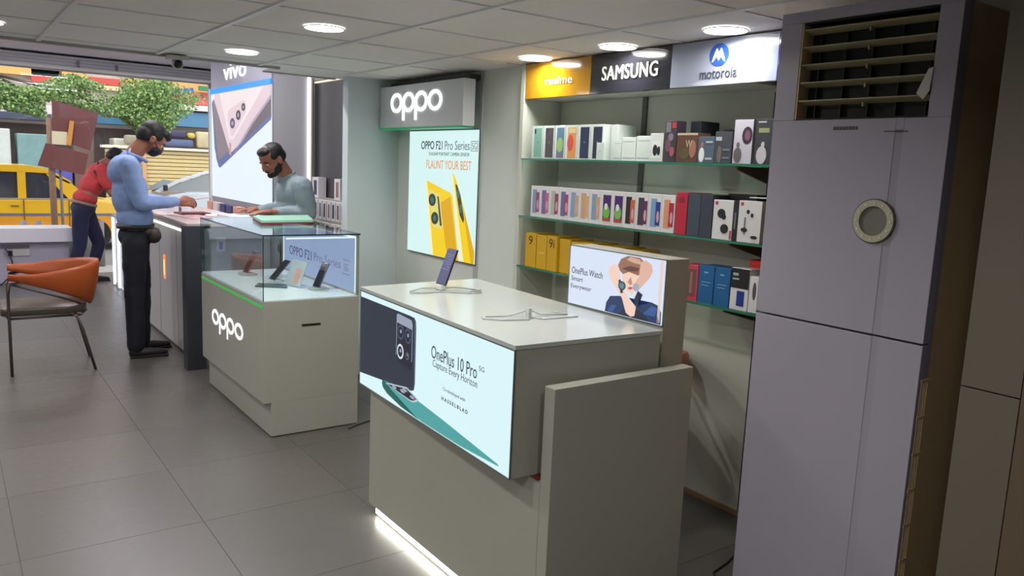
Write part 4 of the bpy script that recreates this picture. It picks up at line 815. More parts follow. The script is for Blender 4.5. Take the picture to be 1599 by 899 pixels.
def hand(w, d, side, curl=.5, up_=(0, 0, 1), s=1.):
    """w wrist, d pointing direction, side = sideways unit vector towards the thumb"""
    w = Vector(w); d = Vector(d).normalized(); sd = Vector(side).normalized(); n = d.cross(sd).normalized()
    if n.z > 0: n = -n      # fingers curl to the palm side (down)
    pr = []
    for k, (off, ln) in enumerate(((.030, .070), (.010, .078), (-.010, .073), (-.029, .058))):
        k0 = w+d*.025+sd*off*.8*s; kn = w+d*.085*s+sd*off*s
        pr.append(('c', k0, .015*s, kn, .0115*s))
        p1 = kn+(d*math.cos(curl*.6)+n*math.sin(curl*.6))*ln*.48*s; p2 = p1+(d*math.cos(curl*1.5)+n*math.sin(curl*1.5))*ln*.34*s; p3 = p2+(d*math.cos(curl*2.2)+n*math.sin(curl*2.2))*ln*.25*s
        pr += [('c', kn, .0105*s, p1, .0092*s), ('c', p1, .0092*s, p2, .0084*s), ('c', p2, .0084*s, p3, .0074*s)]
    t0 = w+d*.022*s+sd*.022*s; t1 = w+d*.055*s+sd*.050*s+n*.012; t2 = w+d*.092*s+sd*.052*s+n*.022
    pr += [('c', t0, .014*s, t1, .012*s), ('c', t1, .0115*s, t2, .0085*s), ('c', w, .024*s, w+d*.05*s, .022*s)]
    return pr
def rotm(ax, a): return Matrix.Rotation(a, 4, ax)
def head_prims(c, f, u, s=1.):
    """c skull centre, f face direction, u head up"""
    f = Vector(f).normalized(); u = Vector(u).normalized(); l = u.cross(f).normalized()
    m = Matrix((l, f, u)).transposed().to_4x4(); P_ = lambda a, b, z: c+l*a*s+f*b*s+u*z*s
    c = Vector(c)
    E_ = lambda a, b, z, rx, ry, rz: ('e', P_(a, b, z), (rx*s, ry*s, rz*s), m)
    return P_, m, [E_(0, 0, .02, .076, .098, .092), E_(0, .030, -.035, .060, .068, .075), E_(0, .052, -.088, .034, .036, .028), E_(0, .075, .012, .052, .018, .014),
             E_(0, .100, -.028, .0125, .020, .026), E_(0, .108, -.042, .016, .014, .011), E_(.032, .074, -.034, .024, .022, .022), E_(-.032, .074, -.034, .024, .022, .022),
             E_(0, .088, -.066, .026, .014, .0065), E_(0, .086, -.077, .023, .013, .0065), E_(.078, -.005, -.018, .009, .022, .032), E_(-.078, -.005, -.018, .009, .022, .032)]
def eyes(root, P_, m, s=1.):
    for sx in (-1, 1):
        bm = nb(); bmesh.ops.create_uvsphere(bm, u_segments=12, v_segments=8, radius=.0115*s, matrix=Matrix.Translation(P_(sx*.031, .080, -.012))); obj('eye', bm, M('eye_white', (206, 200, 192), .2), root, True)
        bm = nb(); bmesh.ops.create_uvsphere(bm, u_segments=12, v_segments=8, radius=.007*s, matrix=Matrix.Translation(P_(sx*.031, .0862, -.016))); obj('iris', bm, M('iris_dark', (30, 20, 16), .2), root, True)
        bm = nb(); tube(bm, [P_(sx*.015, .097, .010), P_(sx*.032, .096, .016), P_(sx*.052, .082, .008)], .0035*s); obj('eyebrow', bm, M('hair_black', (20, 17, 17), .6), root, True)
hair_m = M('hair_black', (20, 17, 17), .6, var=.3, scale=60, bump=.5)
# ---- man in the blue shirt (profile, facing +X, looking down)
skin1 = M('skin_brown', (150, 98, 76), .5, var=.06, scale=20)
m1 = thing('person', (1.19, 6.52, 0), 'standing man in light blue shirt, dark jeans and black face mask', 'person', 'shop staff and customers')
hc_ = Vector((1.315, 6.50, 1.655)); fdir = (.80, .06, -.58); udir = (.58, .04, .80)
P1, hm, hp = head_prims(hc_, fdir, udir)
nk = Vector((1.185, 6.50, 1.535))
sh = {-1: Vector((1.12, 6.33, 1.455)), 1: Vector((1.15, 6.68, 1.45))}
el = {-1: Vector((1.19, 6.29, 1.175)), 1: Vector((1.26, 6.70, 1.18))}
wr_ = {-1: Vector((1.475, 6.42, 1.185)), 1: Vector((1.50, 6.60, 1.17))}
body = hp+[('c', nk-Vector((.03, 0, .04)), .062, P1(0, -.025, -.055), .055), ('e', (1.14, 6.50, 1.38), (.10, .155, .14), None), ('e', (1.17, 6.50, 1.12), (.10, .14, .20), None), ('e', (1.19, 6.50, .92), (.10, .15, .12), None)]
for s_ in (-1, 1):
    body += [('c', sh[s_], .045, el[s_], .038), ('c', el[s_], .036, wr_[s_], .024)]
    body += hand(wr_[s_], (1, -.12*s_, .02), (0, -s_*.55, .83), curl=.55)
    hx = Vector((1.17, 6.50+s_*.085, .90)); body += [('c', hx, .06, (1.16 + (.05 if s_ > 0 else -.0), 6.50+s_*.09, .48), .045), ('c', (1.16+(.05 if s_ > 0 else 0), 6.50+s_*.09, .48), .042, (1.13+(.09 if s_ > 0 else 0), 6.50+s_*.10, .08), .035)]
b1 = blob('body', body, .0055, skin1, m1, 3)
blob('shirt', [('e', (1.125, 6.50, 1.40), (.118, .175, .13), rotm('Y', .1)), ('e', (1.15, 6.50, 1.24), (.125, .17, .20), None), ('e', (1.185, 6.50, 1.06), (.128, .165, .13), None), ('c', (1.185, 6.44, 1.03), .105, (1.185, 6.56, 1.03), .105),
               ('c', sh[-1], .072, el[-1], .058), ('c', el[-1], .057, wr_[-1]-Vector((.02, 0, 0)), .038), ('c', sh[1], .072, el[1], .058), ('c', el[1], .057, wr_[1]-Vector((.02, 0, 0)), .038),
               ('c', sh[-1], .066, sh[1], .066), ('c', nk-Vector((.02, .0, .045)), .078, nk+Vector((.0, 0, -.025)), .064)], .009, M('shirt_blue', (134, 158, 204), .75, var=.12, scale=14, bump=.25), m1, 3, .018)
bm = nb(); tube(bm, [P1(.0, -.075, -.115)+Vector((-.002, 0, -.012)), nk+Vector((-.045, -.05, .0)), nk+Vector((.03, -.07, -.028)), nk+Vector((.085, -.02, -.055))], .014); obj('collar', bm, M('shirt_blue', (134, 158, 204)), m1, True)
blob('trousers', [('e', (1.185, 6.50, .92), (.125, .168, .10), None), ('c', (1.165, 6.415, .88), .095, (1.145, 6.41, .50), .072), ('c', (1.145, 6.41, .50), .070, (1.145, 6.40, .09), .064),
                  ('c', (1.20, 6.585, .88), .095, (1.23, 6.60, .50), .072), ('c', (1.23, 6.60, .50), .070, (1.225, 6.62, .09), .064)], .010, M('jeans_navy', (20, 23, 34), .8, var=.15, scale=20), m1, 4, .014)
bm = nb(); ring(bm, (0, 0, 0), 1, .93, 1, n=32); bmesh.ops.transform(bm, matrix=Matrix.Translation((1.185, 6.50, .995)) @ Matrix.Diagonal((.131, .172, .035, 1)), verts=bm.verts); obj('belt', bm, M('belt_black', (34, 28, 26), .4), m1, True)
o = blob('waist_pouch', [('e', (1.29, 6.40, .93), (.055, .07, .06), None), ('c', (1.24, 6.36, .96), .03, (1.31, 6.42, .96), .03)], .008, M('pouch_olive', (58, 52, 46), .7), m1, 3)
def shoe(name, heel, toe, root, c_):
    heel = Vector(heel); toe = Vector(toe); d = (toe-heel).normalized()
    sh_ = blob(name, [('c', heel+d*.035+Vector((0, 0, .042)), .040, heel+d*.15+Vector((0, 0, .034)), .036), ('c', heel+d*.15+Vector((0, 0, .033)), .036, toe-d*.03+Vector((0, 0, .026)), .026), ('e', heel+d*.05+Vector((0, 0, .07)), (.042, .042, .045), None)], .007, c_, root, 3)
    bm = nb(); obox(bm, (heel+toe)/2+Vector((0, 0, .009)), ((toe-heel).length-.01, .078, .018), rz=math.atan2(d.y, d.x), bev=.008); obj('shoe_sole', bm, M('sole_black', (16, 14, 14), .6), sh_)
shm = M('shoe_black', (26, 24, 26), .4)
shoe('shoe', (1.095, 6.395, 0), (1.375, 6.385, 0), m1, shm); shoe('shoe', (1.18, 6.62, 0), (1.455, 6.66, 0), m1, shm)
E1 = lambda a, b, z, rx, ry, rz: ('e', P1(a, b, z), (rx, ry, rz), hm)
blob('hair', [E1(0, -.018, .045, .083, .098, .086), E1(0, -.055, .0, .078, .062, .075), E1(0, .055, .075, .066, .052, .042), E1(0, .082, .072, .052, .034, .030), E1(.058, .005, .028, .026, .05, .042), E1(-.058, .005, .028, .026, .05, .042), E1(.062, -.045, -.01, .014, .034, .045), E1(-.062, -.045, -.01, .014, .034, .045)], .006, hair_m, m1, 2, .006)
eyes(b1, P1, hm)
blob('face_mask', [E1(0, .060, -.062, .064, .052, .046), E1(0, .086, -.050, .034, .034, .034), E1(0, .058, -.088, .044, .042, .028)], .006, M('mask_black', (26, 32, 38), .7), m1, 3)
for s_ in (-1, 1):
    bm = nb(); tube(bm, [P1(s_*.060, .060, -.045), P1(s_*.078, .02, -.025), P1(s_*.086, -.02, -.006)], .0028); obj('mask_strap', bm, M('mask_black', (26, 32, 38)), m1, True)
o = obj('phone', obox(nb(), (1.665, 6.49, 1.212), (.13, .065, .009), rz=.1, ry=-.15, bev=.003), M('phone_pale', (206, 196, 196), .3)); tag(o, 'pale phone held in the blue shirted man\'s hands above the counter', 'phone')

# ---- man in the grey green shirt (behind the counter, facing -X, looking down)
skin2 = M('skin_brown_warm', (160, 106, 84), .5, var=.06, scale=20)
m2 = thing('person', (2.17, 5.75, 0), 'bearded man in grey green shirt leaning over papers behind the counter', 'person', 'shop staff and customers')
o2 = Vector((.015, -.10, .0))
hc2 = Vector((2.03, 5.90, 1.545)); P2, hm2, hp2 = head_prims(hc2, (-.82, -.22, -.52), (-.50, -.12, .84))
nk2 = Vector((2.14, 5.93, 1.43))
sh2 = {-1: Vector((2.20, 5.73, 1.345)), 1: Vector((2.21, 6.11, 1.345))}; el2 = {-1: Vector((2.235, 5.70, 1.15)), 1: Vector((2.20, 6.20, 1.15))}; wr2 = {-1: Vector((2.00, 5.83, 1.150)), 1: Vector((1.975, 6.10, 1.148))}
body = hp2+[('c', nk2+Vector((.03, 0, -.05)), .062, P2(0, -.025, -.055), .056), ('e', (2.20, 5.92, 1.28), (.10, .16, .14), None), ('e', (2.215, 5.92, 1.05), (.10, .15, .2), None), ('e', (2.215, 5.92, .88), (.11, .15, .12), None)]
for s_ in (-1, 1):
    body += [('c', sh2[s_], .045, el2[s_], .038), ('c', el2[s_], .036, wr2[s_], .025)]+hand(wr2[s_], (-1, .05*s_, -.02), (0, -s_, .1), curl=.25)
    body += [('c', (2.215, 5.92+s_*.09, .85), .06, (2.18, 5.92+s_*.09, .45), .045), ('c', (2.18, 5.92+s_*.09, .45), .042, (2.2, 5.92+s_*.10, .08), .035)]
b2 = blob('body', body, .0055, skin2, m2, 3)
sm2 = M('shirt_grey_green', (142, 160, 166), .75, var=.08, scale=14, bump=.25)
blob('shirt', [('e', (2.19, 5.92, 1.30), (.118, .185, .13), None), ('e', (2.205, 5.92, 1.12), (.125, .175, .20), None), ('e', (2.21, 5.92, .95), (.12, .165, .12), None), ('c', sh2[-1], .074, sh2[1], .074),
               ('c', sh2[-1], .076, el2[-1], .060), ('c', el2[-1], .058, wr2[-1]+Vector((.03, 0, 0)), .040), ('c', sh2[1], .074, el2[1], .060), ('c', el2[1], .058, wr2[1]+Vector((.03, 0, 0)), .040), ('c', nk2+Vector((.03, 0, -.06)), .08, nk2+Vector((0.0, 0, -.03)), .066)], .009, sm2, m2, 3, .02)
bm = nb(); tube(bm, [nk2+Vector((.06, -.02, .02)), nk2+Vector((.0, -.068, -.015)), nk2+Vector((-.07, -.03, -.06))], .013); obj('collar', bm, sm2, m2, True)
blob('trousers', [('e', (2.215, 5.92, .86), (.13, .17, .10), None), ('c', (2.215, 5.83, .82), .09, (2.19, 5.83, .45), .07), ('c', (2.19, 5.83, .45), .07, (2.20, 5.82, .09), .06), ('c', (2.215, 6.01, .82), .09, (2.19, 6.01, .45), .07), ('c', (2.19, 6.01, .45), .07, (2.20, 6.02, .09), .06)], .011, M('trousers_dark', (40, 40, 48), .8), m2, 4)
shoe('shoe', (2.22, 5.82, 0), (1.99, 5.82, 0), m2, shm); shoe('shoe', (2.22, 6.02, 0), (1.99, 6.02, 0), m2, shm)
E2 = lambda a, b, z, rx, ry, rz: ('e', P2(a, b, z), (rx, ry, rz), hm2)
blob('hair', [E2(0, -.016, .040, .078, .090, .074), E2(0, -.052, .0, .074, .056, .060), E2(0, .045, .075, .060, .046, .034), E2(.060, .005, .028, .022, .045, .036), E2(-.060, .005, .028, .022, .045, .036), E2(.062, -.042, -.005, .012, .028, .04), E2(-.062, -.042, -.005, .012, .028, .04)], .006, hair_m, m2, 2, .005)
blob('beard', [E2(0, .052, -.096, .046, .044, .030), E2(.050, .028, -.072, .018, .034, .034), E2(-.050, .028, -.072, .018, .034, .034), E2(0, .082, -.098, .028, .022, .024), E2(.066, .004, -.04, .010, .016, .03), E2(-.066, .004, -.04, .010, .016, .03)], .006, hair_m, m2, 2, .004)
bm = nb(); tube(bm, [P2(-.026, .094, -.066), P2(0, .106, -.057), P2(.026, .094, -.066)], .0045); obj('moustache', bm, hair_m, m2, True)
eyes(b2, P2, hm2)

# ---- man in the red shirt (bending over at the window)
m3 = thing('person', (1.40, 10.33, 0), 'man in red shirt and dark blue trousers bending forward by the front window', 'person', 'shop staff and customers')
hc3 = Vector((1.70, 10.42, 1.46)); P3, hm3, hp3 = head_prims(hc3, (.72, .30, -.62), (.62, .10, .78))
body = hp3+[('c', (1.56, 10.40, 1.38), .06, P3(0, -.025, -.055), .055), ('e', (1.50, 10.38, 1.27), (.12, .17, .12), rotm('Y', .5)), ('e', (1.38, 10.36, 1.02), (.11, .15, .18), rotm('Y', .4)), ('e', (1.33, 10.35, .88), (.12, .16, .11), None)]
sh3 = {-1: Vector((1.52, 10.20, 1.32)), 1: Vector((1.56, 10.56, 1.32))}; el3 = {-1: Vector((1.60, 10.15, 1.06)), 1: Vector((1.66, 10.62, 1.06))}; wr3 = {-1: Vector((1.80, 10.25, .93)), 1: Vector((1.86, 10.52, .93))}
for s_ in (-1, 1): body += [('c', sh3[s_], .044, el3[s_], .037), ('c', el3[s_], .035, wr3[s_], .024)]+hand(wr3[s_], (.9, 0, -.35), (0, -s_, .1), curl=.35)
lg = {-1: ((1.30, 10.26, .86), (1.27, 10.24, .45), (1.17, 10.22, .09)), 1: ((1.36, 10.44, .86), (1.50, 10.44, .46), (1.40, 10.44, .09))}
for s_ in (-1, 1): a_, b_, c_ = lg[s_]; body += [('c', a_, .06, b_, .045), ('c', b_, .042, c_, .034)]
b3 = blob('body', body, .0065, skin1, m3, 3)
rd = M('shirt_red', (196, 62, 64), .75, var=.08, scale=12, bump=.25)
blob('shirt', [('e', (1.50, 10.38, 1.28), (.115, .185, .14), rotm('Y', .6)), ('e', (1.43, 10.37, 1.14), (.13, .175, .17), rotm('Y', .5)), ('e', (1.36, 10.36, .99), (.13, .17, .11), rotm('Y', .3)), ('c', sh3[-1], .074, sh3[1], .074),
               ('c', sh3[-1], .076, (1.57, 10.165, 1.15), .066), ('c', sh3[1], .076, (1.62, 10.60, 1.15), .066), ('c', (1.53, 10.39, 1.34), .08, (1.57, 10.40, 1.375), .066)], .010, rd, m3, 3, .02)
bm = nb(); tube(bm, [(1.50, 10.28, 1.41), (1.44, 10.19, 1.30), (1.50, 10.16, 1.22)], .010); obj('shirt_seam_strap', bm, M('strap_dark', (60, 36, 36), .6), m3, True)
jn = M('trousers_navy', (30, 32, 64), .8, var=.12, scale=20)
blob('trousers', [('e', (1.335, 10.35, .88), (.135, .175, .10), None)]+[x for s_ in (-1, 1) for x in (('c', lg[s_][0], .098, lg[s_][1], .074), ('c', lg[s_][1], .072, lg[s_][2], .058))], .011, jn, m3, 4, .012)
bm = nb(); ring(bm, (0, 0, 0), 1, .94, 1, n=32); bmesh.ops.transform(bm, matrix=Matrix.Translation((1.345, 10.355, .935)) @ rotm('Y', .25) @ Matrix.Diagonal((.138, .176, .035, 1)), verts=bm.verts); obj('belt', bm, M('belt_tan', (140, 120, 104), .5), m3, True)
shoe('shoe', (1.10, 10.22, 0), (1.37, 10.22, 0), m3, shm); shoe('shoe', (1.34, 10.44, 0), (1.61, 10.46, 0), m3, shm)
E3 = lambda a, b, z, rx, ry, rz: ('e', P3(a, b, z), (rx, ry, rz), hm3)
blob('hair', [E3(0, -.018, .045, .083, .098, .082), E3(0, -.055, .0, .078, .062, .07), E3(0, .055, .075, .066, .052, .04)], .007, hair_m, m3, 2, .005)
eyes(b3, P3, hm3)

# ================================================================ STREET
SZ = -.37
gr = struct('ground')
obj('road', box(nb(), -14, 22, 13.8, 44, SZ-.1, SZ), M('asphalt', (120, 116, 112), .85, var=.1, scale=12), gr)
obj('pavement', box(nb(), -14, 22, 11.05, 13.8, SZ-.1, SZ+.12), M('pavement_stone', (164, 158, 148), .85, var=.1, scale=9), gr)
# yellow taxi, side on, nose to the right
tx_ = thing('taxi', (1.0, 17.8, SZ), 'yellow round bodied taxi parked across the street', 'car')
yw = M('taxi_yellow', (244, 186, 22), .3, var=.05, coat=.4); ywd = M('taxi_amber', (226, 150, 20), .4, var=.05)
def side(bm, pts, y0, y1, inset=0.):
    a = [bm.verts.new((x, y0, z)) for x, z in pts]; b = [bm.verts.new((x, y1, z)) for x, z in pts]; n = len(pts)
    fs = [bm.faces.new(a), bm.faces.new(b[::-1])]+[bm.faces.new((a[i], b[i], b[(i+1) % n], a[(i+1) % n])) for i in range(n)]
    bmesh.ops.recalc_face_normals(bm, faces=fs); return bm
low = [(-1.15, -.05), (-1.18, .25), (-1.05, .45), (-.5, .62), (2.0, .62), (2.25, .64), (2.85, .56), (3.08, .40), (3.10, 0.), (3.0, -.15), (-1.1, -.15)]
o = obj('lower_body', side(nb(), low, 17.0, 18.55), yw, tx_)
b_ = o.modifiers.new('b', 'BEVEL'); b_.width = .05; b_.segments = 3; b_.limit_method = 'ANGLE'
cab = [(-.62, .60), (-.30, 1.02), (-.05, 1.15), (.5, 1.215), (1.35, 1.215), (1.66, 1.16), (2.10, .90), (2.32, .62)]
bm = nb()
# cabin: roof and pillars around real openings
roof = [(-.30, 1.02), (-.05, 1.15), (.5, 1.215), (1.35, 1.215), (1.66, 1.16), (2.02, .945), (1.98, .90), (1.62, 1.085), (1.3, 1.095), (.5, 1.095), (-.0, 1.06), (-.22, .97)]
o = obj('roof', side(nb(), roof, 17.06, 18.5), yw, tx_)
for nm, p_ in (('pillar', [(-.60, .60), (-.30, 1.02), (-.20, 1.0), (-.40, .60)]), ('pillar', [(.50, .60), (.50, 1.10), (.60, 1.10), (.60, .60)]), ('pillar', [(1.15, .60), (1.15, 1.10), (1.28, 1.10), (1.28, .60)]), ('pillar', [(1.98, .60), (1.80, .80), (1.60, 1.09), (1.70, 1.09), (2.02, .91), (2.30, .62)])):
    for y in (17.06, 18.42): obj(nm, side(nb(), p_, y, y+.08), yw, tx_)
tg = M('car_glass_dark', (60, 62, 70), .1, spec=.8)
for p_ in ([(-.40, .62), (-.2, .98), (.50, 1.09), (.50, .62)], [(.60, .62), (.60, 1.09), (1.15, 1.09), (1.15, .62)], [(1.28, .62), (1.28, 1.09), (1.60, 1.08), (1.98, .62)]):
    obj('side_window', side(nb(), p_, 17.12, 17.13), tg, tx_); obj('side_window', side(nb(), p_, 18.43, 18.44), tg, tx_)
obj('windscreen', side(nb(), [(1.70, 1.09), (2.02, .91), (2.26, .62), (2.22, .62), (1.98, .88), (1.68, 1.06)], 17.16, 18.4), tg, tx_)
obj('interior', box(nb(), -.3, 1.9, 17.3, 18.2, .3, .62), blk, tx_)
obj('belt_line', box(nb(), -1.0, 3.0, 16.985, 17.0, .30, .345), M('taxi_blue_grey', (92, 110, 140), .5), tx_)
obj('door_panel', box(nb(), -.9, 3.0, 16.99, 17.0, -.12, .295), ywd, tx_)
for x in (.55, 1.22, 1.95): obj('door_line', box(nb(), x, x+.015, 16.98, 16.99, -.1, .60), M('door_gap', (120, 72, 20), .6), tx_)
obj('door_handle', box(nb(), 1.02, 1.15, 16.96, 16.995, .47, .49, .004), chrome, tx_); obj('window_sill_trim', box(nb(), -.5, 2.2, 16.98, 17.0, .60, .62, .004), M('trim_silver', (170, 170, 176), .3, .6), tx_)
for x in (-.35, 2.35):
    for y in (18.46, 17.08): wh = obj('wheel', cyl(nb(), (x, y, SZ+.31), .31, .18, 'Y', 28), M('tyre', (28, 28, 30), .8), tx_)
    obj('hub_cap', cyl(nb(), (x, 16.985, SZ+.31), .14, .03, 'Y', 24), chrome, wh)
# silver car
sc_ = thing('car', (5.4, 17.9, SZ), 'silver grey car parked nose to nose with the yellow taxi', 'car')
sv = M('car_silver', (190, 192, 196), .25, .3, coat=.4)
o = obj('lower_body', side(nb(), [(3.25, -.1), (3.22, .35), (3.35, .55), (3.75, .72), (4.1, .78), (6.7, .80), (7.2, .7), (7.25, 0), (7.1, -.18), (3.4, -.18)], 17.0, 18.6), sv, sc_)
b_ = o.modifiers.new('b', 'BEVEL'); b_.width = .05; b_.segments = 3; b_.limit_method = 'ANGLE'
obj('roof', side(nb(), [(3.50, .79), (3.95, 1.03), (4.45, 1.21), (5.0, 1.26), (6.2, 1.24), (6.8, .85), (6.72, .85), (6.17, 1.19), (5.0, 1.215), (4.47, 1.165), (3.98, .985), (3.56, .76)], 17.05, 17.13), M('car_white_trim', (216, 216, 222), .3), sc_)
obj('side_window', side(nb(), [(3.62, .79), (4.0, .975), (4.5, 1.16), (5.0, 1.20), (6.15, 1.19), (6.65, .80)], 17.08, 17.09), M('car_glass_pale', (136, 140, 138), .1, spec=.8), sc_)
obj('windscreen', side(nb(), [(3.62, .79), (3.95, .98), (4.0, .97), (3.68, .77)], 17.12, 18.5), M('car_glass_pale', (150, 156, 160), .1), sc_)
obj('wing_mirror', box(nb(), 3.62, 3.70, 16.9, 17.0, .80, .92, .02), blk, sc_)
obj('wiper', tube(nb(), [(3.45, 17.2, .78), (3.62, 17.15, .84), (3.7, 17.3, .86)], .012), blk, sc_)
for x in (3.95, 6.45): obj('wheel', cyl(nb(), (x, 17.08, SZ+.3), .3, .18, 'Y', 28), M('tyre', (28, 28, 30), .8), sc_)
# pole with boards
po_ = thing('wooden_pole', (1.345, 13.5, SZ+.12), 'weathered wooden pole on the pavement carrying dark red boards', 'pole')
obj('post', tube(nb(), [(1.36, 13.5, SZ+.12), (1.35, 13.5, 1.2), (1.345, 13.5, 1.99)], .045, 10), M('old_wood', (128, 98, 78), .8, var=.3, scale=20, bump=.4), po_, True)
obj('side_post', tube(nb(), [(1.47, 13.52, SZ+.12), (1.46, 13.52, 1.5)], .02, 8), M('post_grey', (120, 112, 110), .8), po_, True)
obj('orange_batten', obox(nb(), (1.60, 13.42, 1.78), (.06, .02, .36), ry=.15), M('batten_orange', (196, 130, 60), .7), po_)
obj('paper_notice', obox(nb(), (1.46, 13.43, 1.70), (.20, .004, .19), ry=.03), M('notice_cream', (206, 192, 160), .7), po_)
mb = M('board_maroon', (104, 56, 54), .7, var=.12, scale=5)
def slabxz(name, pts, y0, y1, m, lab, cat, grp=None):
    o = obj(name, side(nb(), pts, y0, y1), m); return tag(o, lab, cat, grp)
slabxz('hanging_board', [(1.382, 2.25), (1.987, 2.085), (1.856, 1.537), (1.376, 1.70)], 13.445, 13.465, mb, 'large dark red board tied to the wooden pole, above the other', 'board')
slabxz('hanging_board', [(1.28, 1.62), (1.83, 1.48), (1.76, 1.17), (1.165, 1.292)], 13.425, 13.443, mb, 'smaller dark red board tied low on the wooden pole', 'board')
# railing of posts on the kerb
for k, x in enumerate((.62, .98, 1.16, 2.0, 2.6, 3.4, 4.2)):
    o = obj('kerb_post', cyl(nb(), (x, 13.7, SZ+.12+.36), .045, .72, n=14), M('kerb_post_grey', (126, 118, 118), .7), None, True); tag(o, ORD[k]+' short grey kerb post from the left, before the parked cars', 'post', 'short grey kerb posts')
# tree
tr = thing('tree', (-.6, 15.6, SZ), 'leafy green street tree with branches hanging across the top of the window', 'tree')
obj('trunk', tube(nb(), [(-.6, 15.6, SZ), (-.55, 15.6, 1.2), (-.3, 15.7, 2.4), (.2, 15.8, 3.2), (1.0, 15.9, 3.6)], .12, 12, [.17, .14, .12, .09, .05]), M('bark', (92, 76, 60), .9, var=.3, bump=.5), tr, True)
for pts in ([(.0, 15.7, 2.9), (.9, 15.8, 2.7), (1.9, 15.9, 2.5), (2.6, 15.9, 2.3)], [(.6, 15.8, 3.4), (1.9, 15.9, 3.2), (2.9, 15.9, 2.9), (3.2, 15.9, 2.3)], [(.2, 15.8, 3.2), (.6, 15.8, 2.8), (1.2, 15.8, 2.5)]): obj('branch', tube(nb(), pts, .03, 7, [.04, .03, .02, .01][:len(pts)]), M('bark', (92, 76, 60)), tr, True)
rnd = random.Random(3); lm = []
for gi, col in enumerate(((122, 152, 78), (86, 118, 62), (160, 180, 112))):
    vs, fs = [], []
    for k in range(9500):
        while True:
            x = rnd.uniform(-.2, 4.1); z = rnd.uniform(1.75, 3.1)
            top_ = 2.60+.14*math.sin(x*4)+(.45 if 2.7 < x < 3.5 else .1)*rnd.random()**2; bot = 2.06+.10*math.sin(x*2.1) if x < 1.5 else (2.25-.10*math.sin(x*3) if x < 2.7 else 1.78+.9*abs(x-3.2)**1.2)
            dn_ = .75+.25*math.sin(x*5.3+z*7)*math.sin(x*2.1-z*9)
            if x > 1.95 and x < 2.6 and 2.35 < z < 2.62 and rnd.random() < .8: continue
            if x > 3.5 and rnd.random() < .75: continue
            if bot < z < top_ and rnd.random() < dn_: break
        y = 15.8+rnd.uniform(-.5, .5); L_ = rnd.uniform(.035, .07); a = rnd.uniform(0, 6.28); t_ = rnd.uniform(-.9, .9)
        d = Vector((math.cos(a)*math.cos(t_), math.sin(t_)*.6, math.sin(a))).normalized(); w_ = d.cross(Vector((rnd.uniform(-1, 1), rnd.uniform(-1, 1), rnd.uniform(-1, 1)))).normalized()*L_*.35
        p = Vector((x, y, z)); i0 = len(vs); vs += [p-d*L_*.5, p+w_, p+d*L_*.5, p-w_]; fs.append((i0, i0+1, i0+2, i0+3))
    me = bpy.data.meshes.new('foliage'); me.from_pydata(vs, [], fs); o = link('foliage', me, M('leaf_%d' % gi, col, .6, var=.2, scale=3), tr); o['kind'] = 'stuff'
# buildings and stalls behind
bd = thing('street_building', (4, 26.5, SZ), 'long old building across the street with coloured sign bands and dark stalls', 'building')
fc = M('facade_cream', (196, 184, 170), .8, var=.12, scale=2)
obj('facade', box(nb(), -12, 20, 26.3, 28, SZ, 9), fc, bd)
obj('stall_shade_sheet', box(nb(), -12, 20, 26.2, 26.29, SZ, 2.2), M('stall_shade', (86, 72, 66), .8, var=.4, scale=3), bd)  # flat sheet; the shade inside the stalls is put into its dark colour
for x0, x1, z0, z1, c_, n_ in ((-12, 2.9, 3.50, 3.95, (224, 170, 96), 'ochre'), (2.2, 2.9, 3.35, 3.85, (200, 80, 66), 'red'), (2.95, 3.6, 3.3, 3.8, (206, 150, 90), 'ochre'), (3.65, 4.6, 3.42, 3.62, (206, 72, 60), 'red'), (3.65, 6.2, 3.28, 3.41, (232, 200, 150), 'sand'), (4.65, 9, 3.45, 3.95, (226, 176, 110), 'ochre'), (5.6, 9, 3.9, 4.3, (196, 84, 70), 'red')):
    obj('sign_band', box(nb(), x0, x1, 26.0, 26.2, z0, z1, .01), M('band_'+n_, c_, .6, var=.1), bd)
obj('awning_beam', box(nb(), -12, 2.6, 25.6, 26.1, 2.28, 2.46, .01), M('awning_navy', (62, 66, 84), .6), bd)
obj('awning_beam', box(nb(), -12, 4.4, 25.9, 26.1, 2.48, 2.72, .01), M('awning_cream', (214, 204, 200), .7), bd)
obj('awning_beam', box(nb(), 3.6, 5.5, 25.6, 26.1, 2.30, 2.60, .01), M('awning_teal', (44, 98, 124), .6), bd)
obj('awning_beam', box(nb(), 5.55, 9, 25.6, 26.1, 2.36, 2.80, .01), M('awning_blue', (84, 130, 160), .6), bd)
obj('awning_beam', box(nb(), 5.0, 9, 25.5, 26.1, 2.85, 3.02, .01), M('awning_white', (222, 216, 210), .6), bd)
obj('awning_beam', box(nb(), 5.3, 9, 25.6, 26.1, 3.04, 3.42, .01), M('awning_coral', (206, 100, 84), .6), bd)
o = obj('blue_bunting', obox(nb(), (5.75, 25.4, 3.36), (1.2, .02, .14), ry=-.16), M('bunting_blue', (70, 90, 180), .6), bd); obj('green_sign', box(nb(), 6.5, 7.4, 25.4, 25.5, 3.46, 3.60, .005), M('sign_green', (60, 130, 90), .6), bd)
st = thing('roller_shutter', (5.4, 24.2, SZ), 'closed beige roller shutter stall across the street', 'shutter')
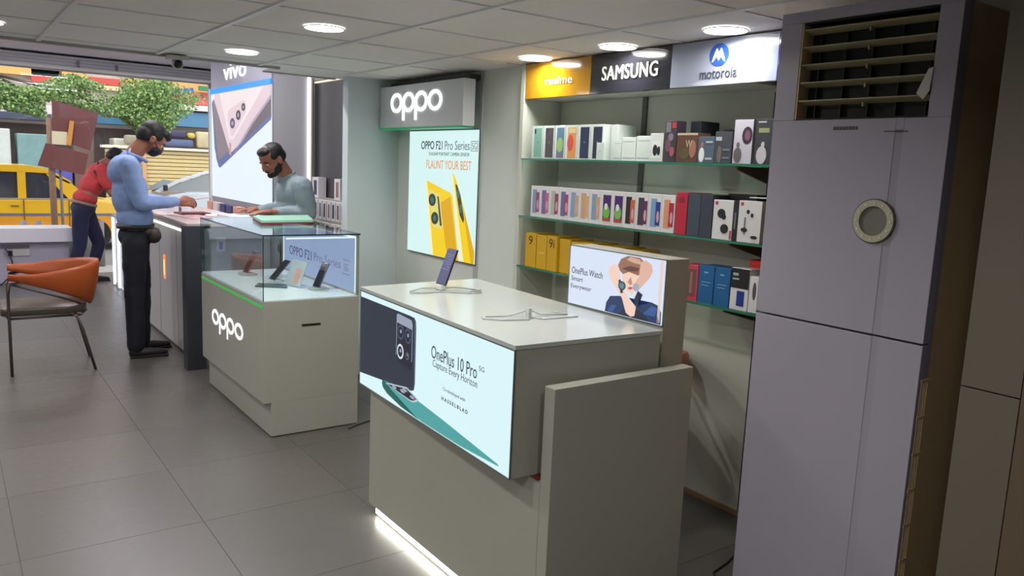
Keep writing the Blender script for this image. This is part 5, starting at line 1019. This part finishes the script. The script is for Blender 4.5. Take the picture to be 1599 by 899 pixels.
sm_ = M('shutter_beige', (232, 208, 150), .6, var=.08)
k = 0; z = SZ
while z < 1.62:
    obj('slat', obox(nb(), (5.4, 24.2, z+.055), (3.4, .03, .086), rx=.30, bev=.004), sm_, st); z += .11
obj('backing', box(nb(), 3.7, 7.1, 24.24, 24.27, SZ, 1.62), M('shutter_brown', (130, 104, 72), .8), st)
obj('frame_post', box(nb(), 4.62, 4.72, 24.1, 24.16, SZ, 1.62), M('post_ochre', (206, 160, 110), .6), st)
obj('lintel', box(nb(), 3.6, 7.2, 24.05, 24.35, 1.63, 1.70), M('lintel_pale', (224, 214, 200), .6), st)
for x0, x1, z0, z1, c_, n_ in ((4.9, 6.0, 1.72, 1.95, (92, 100, 130), 'slate blue'), (5.4, 5.8, 1.97, 2.2, (70, 64, 90), 'dark violet'), (6.1, 6.5, 1.72, 2.2, (196, 180, 140), 'straw'), (4.7, 5.2, 1.97, 2.25, (206, 184, 140), 'sand'), (6.55, 7.0, 1.72, 2.1, (120, 110, 100), 'taupe'), (5.85, 6.05, 1.97, 2.15, (206, 176, 80), 'mustard'), (4.2, 4.65, 1.72, 2.0, (150, 140, 120), 'dull tan')):
    o = obj('goods_bundle', box(nb(), x0, x1, 24.1, 24.4, z0+.02, z1, .06), M('bundle_'+n_.replace(' ', '_'), c_, .8, var=.2), None, True); tag(o, n_+' bundle of goods piled on top of the roller shutter stall', 'bundle')
for x0, x1, z0, z1, c_, n_ in ((.9, 1.55, 1.2, 2.0, (196, 200, 190), 'pale'), (1.7, 2.4, 1.25, 1.9, (120, 150, 146), 'grey green'), (2.42, 2.95, .85, 1.15, (84, 84, 160), 'violet blue'), (4.0, 4.5, 1.1, 1.9, (200, 196, 180), 'cream'), (3.0, 3.5, .9, 2.1, (110, 90, 80), 'brown')):
    o = obj('market_stall', box(nb(), x0, x1, 24.6, 25.4, SZ, z1, .03), M('stall_'+n_.replace(' ', '_'), c_, .8, var=.25, scale=4), None); tag(o, n_+' market stall standing in front of the old building across the street', 'stall')
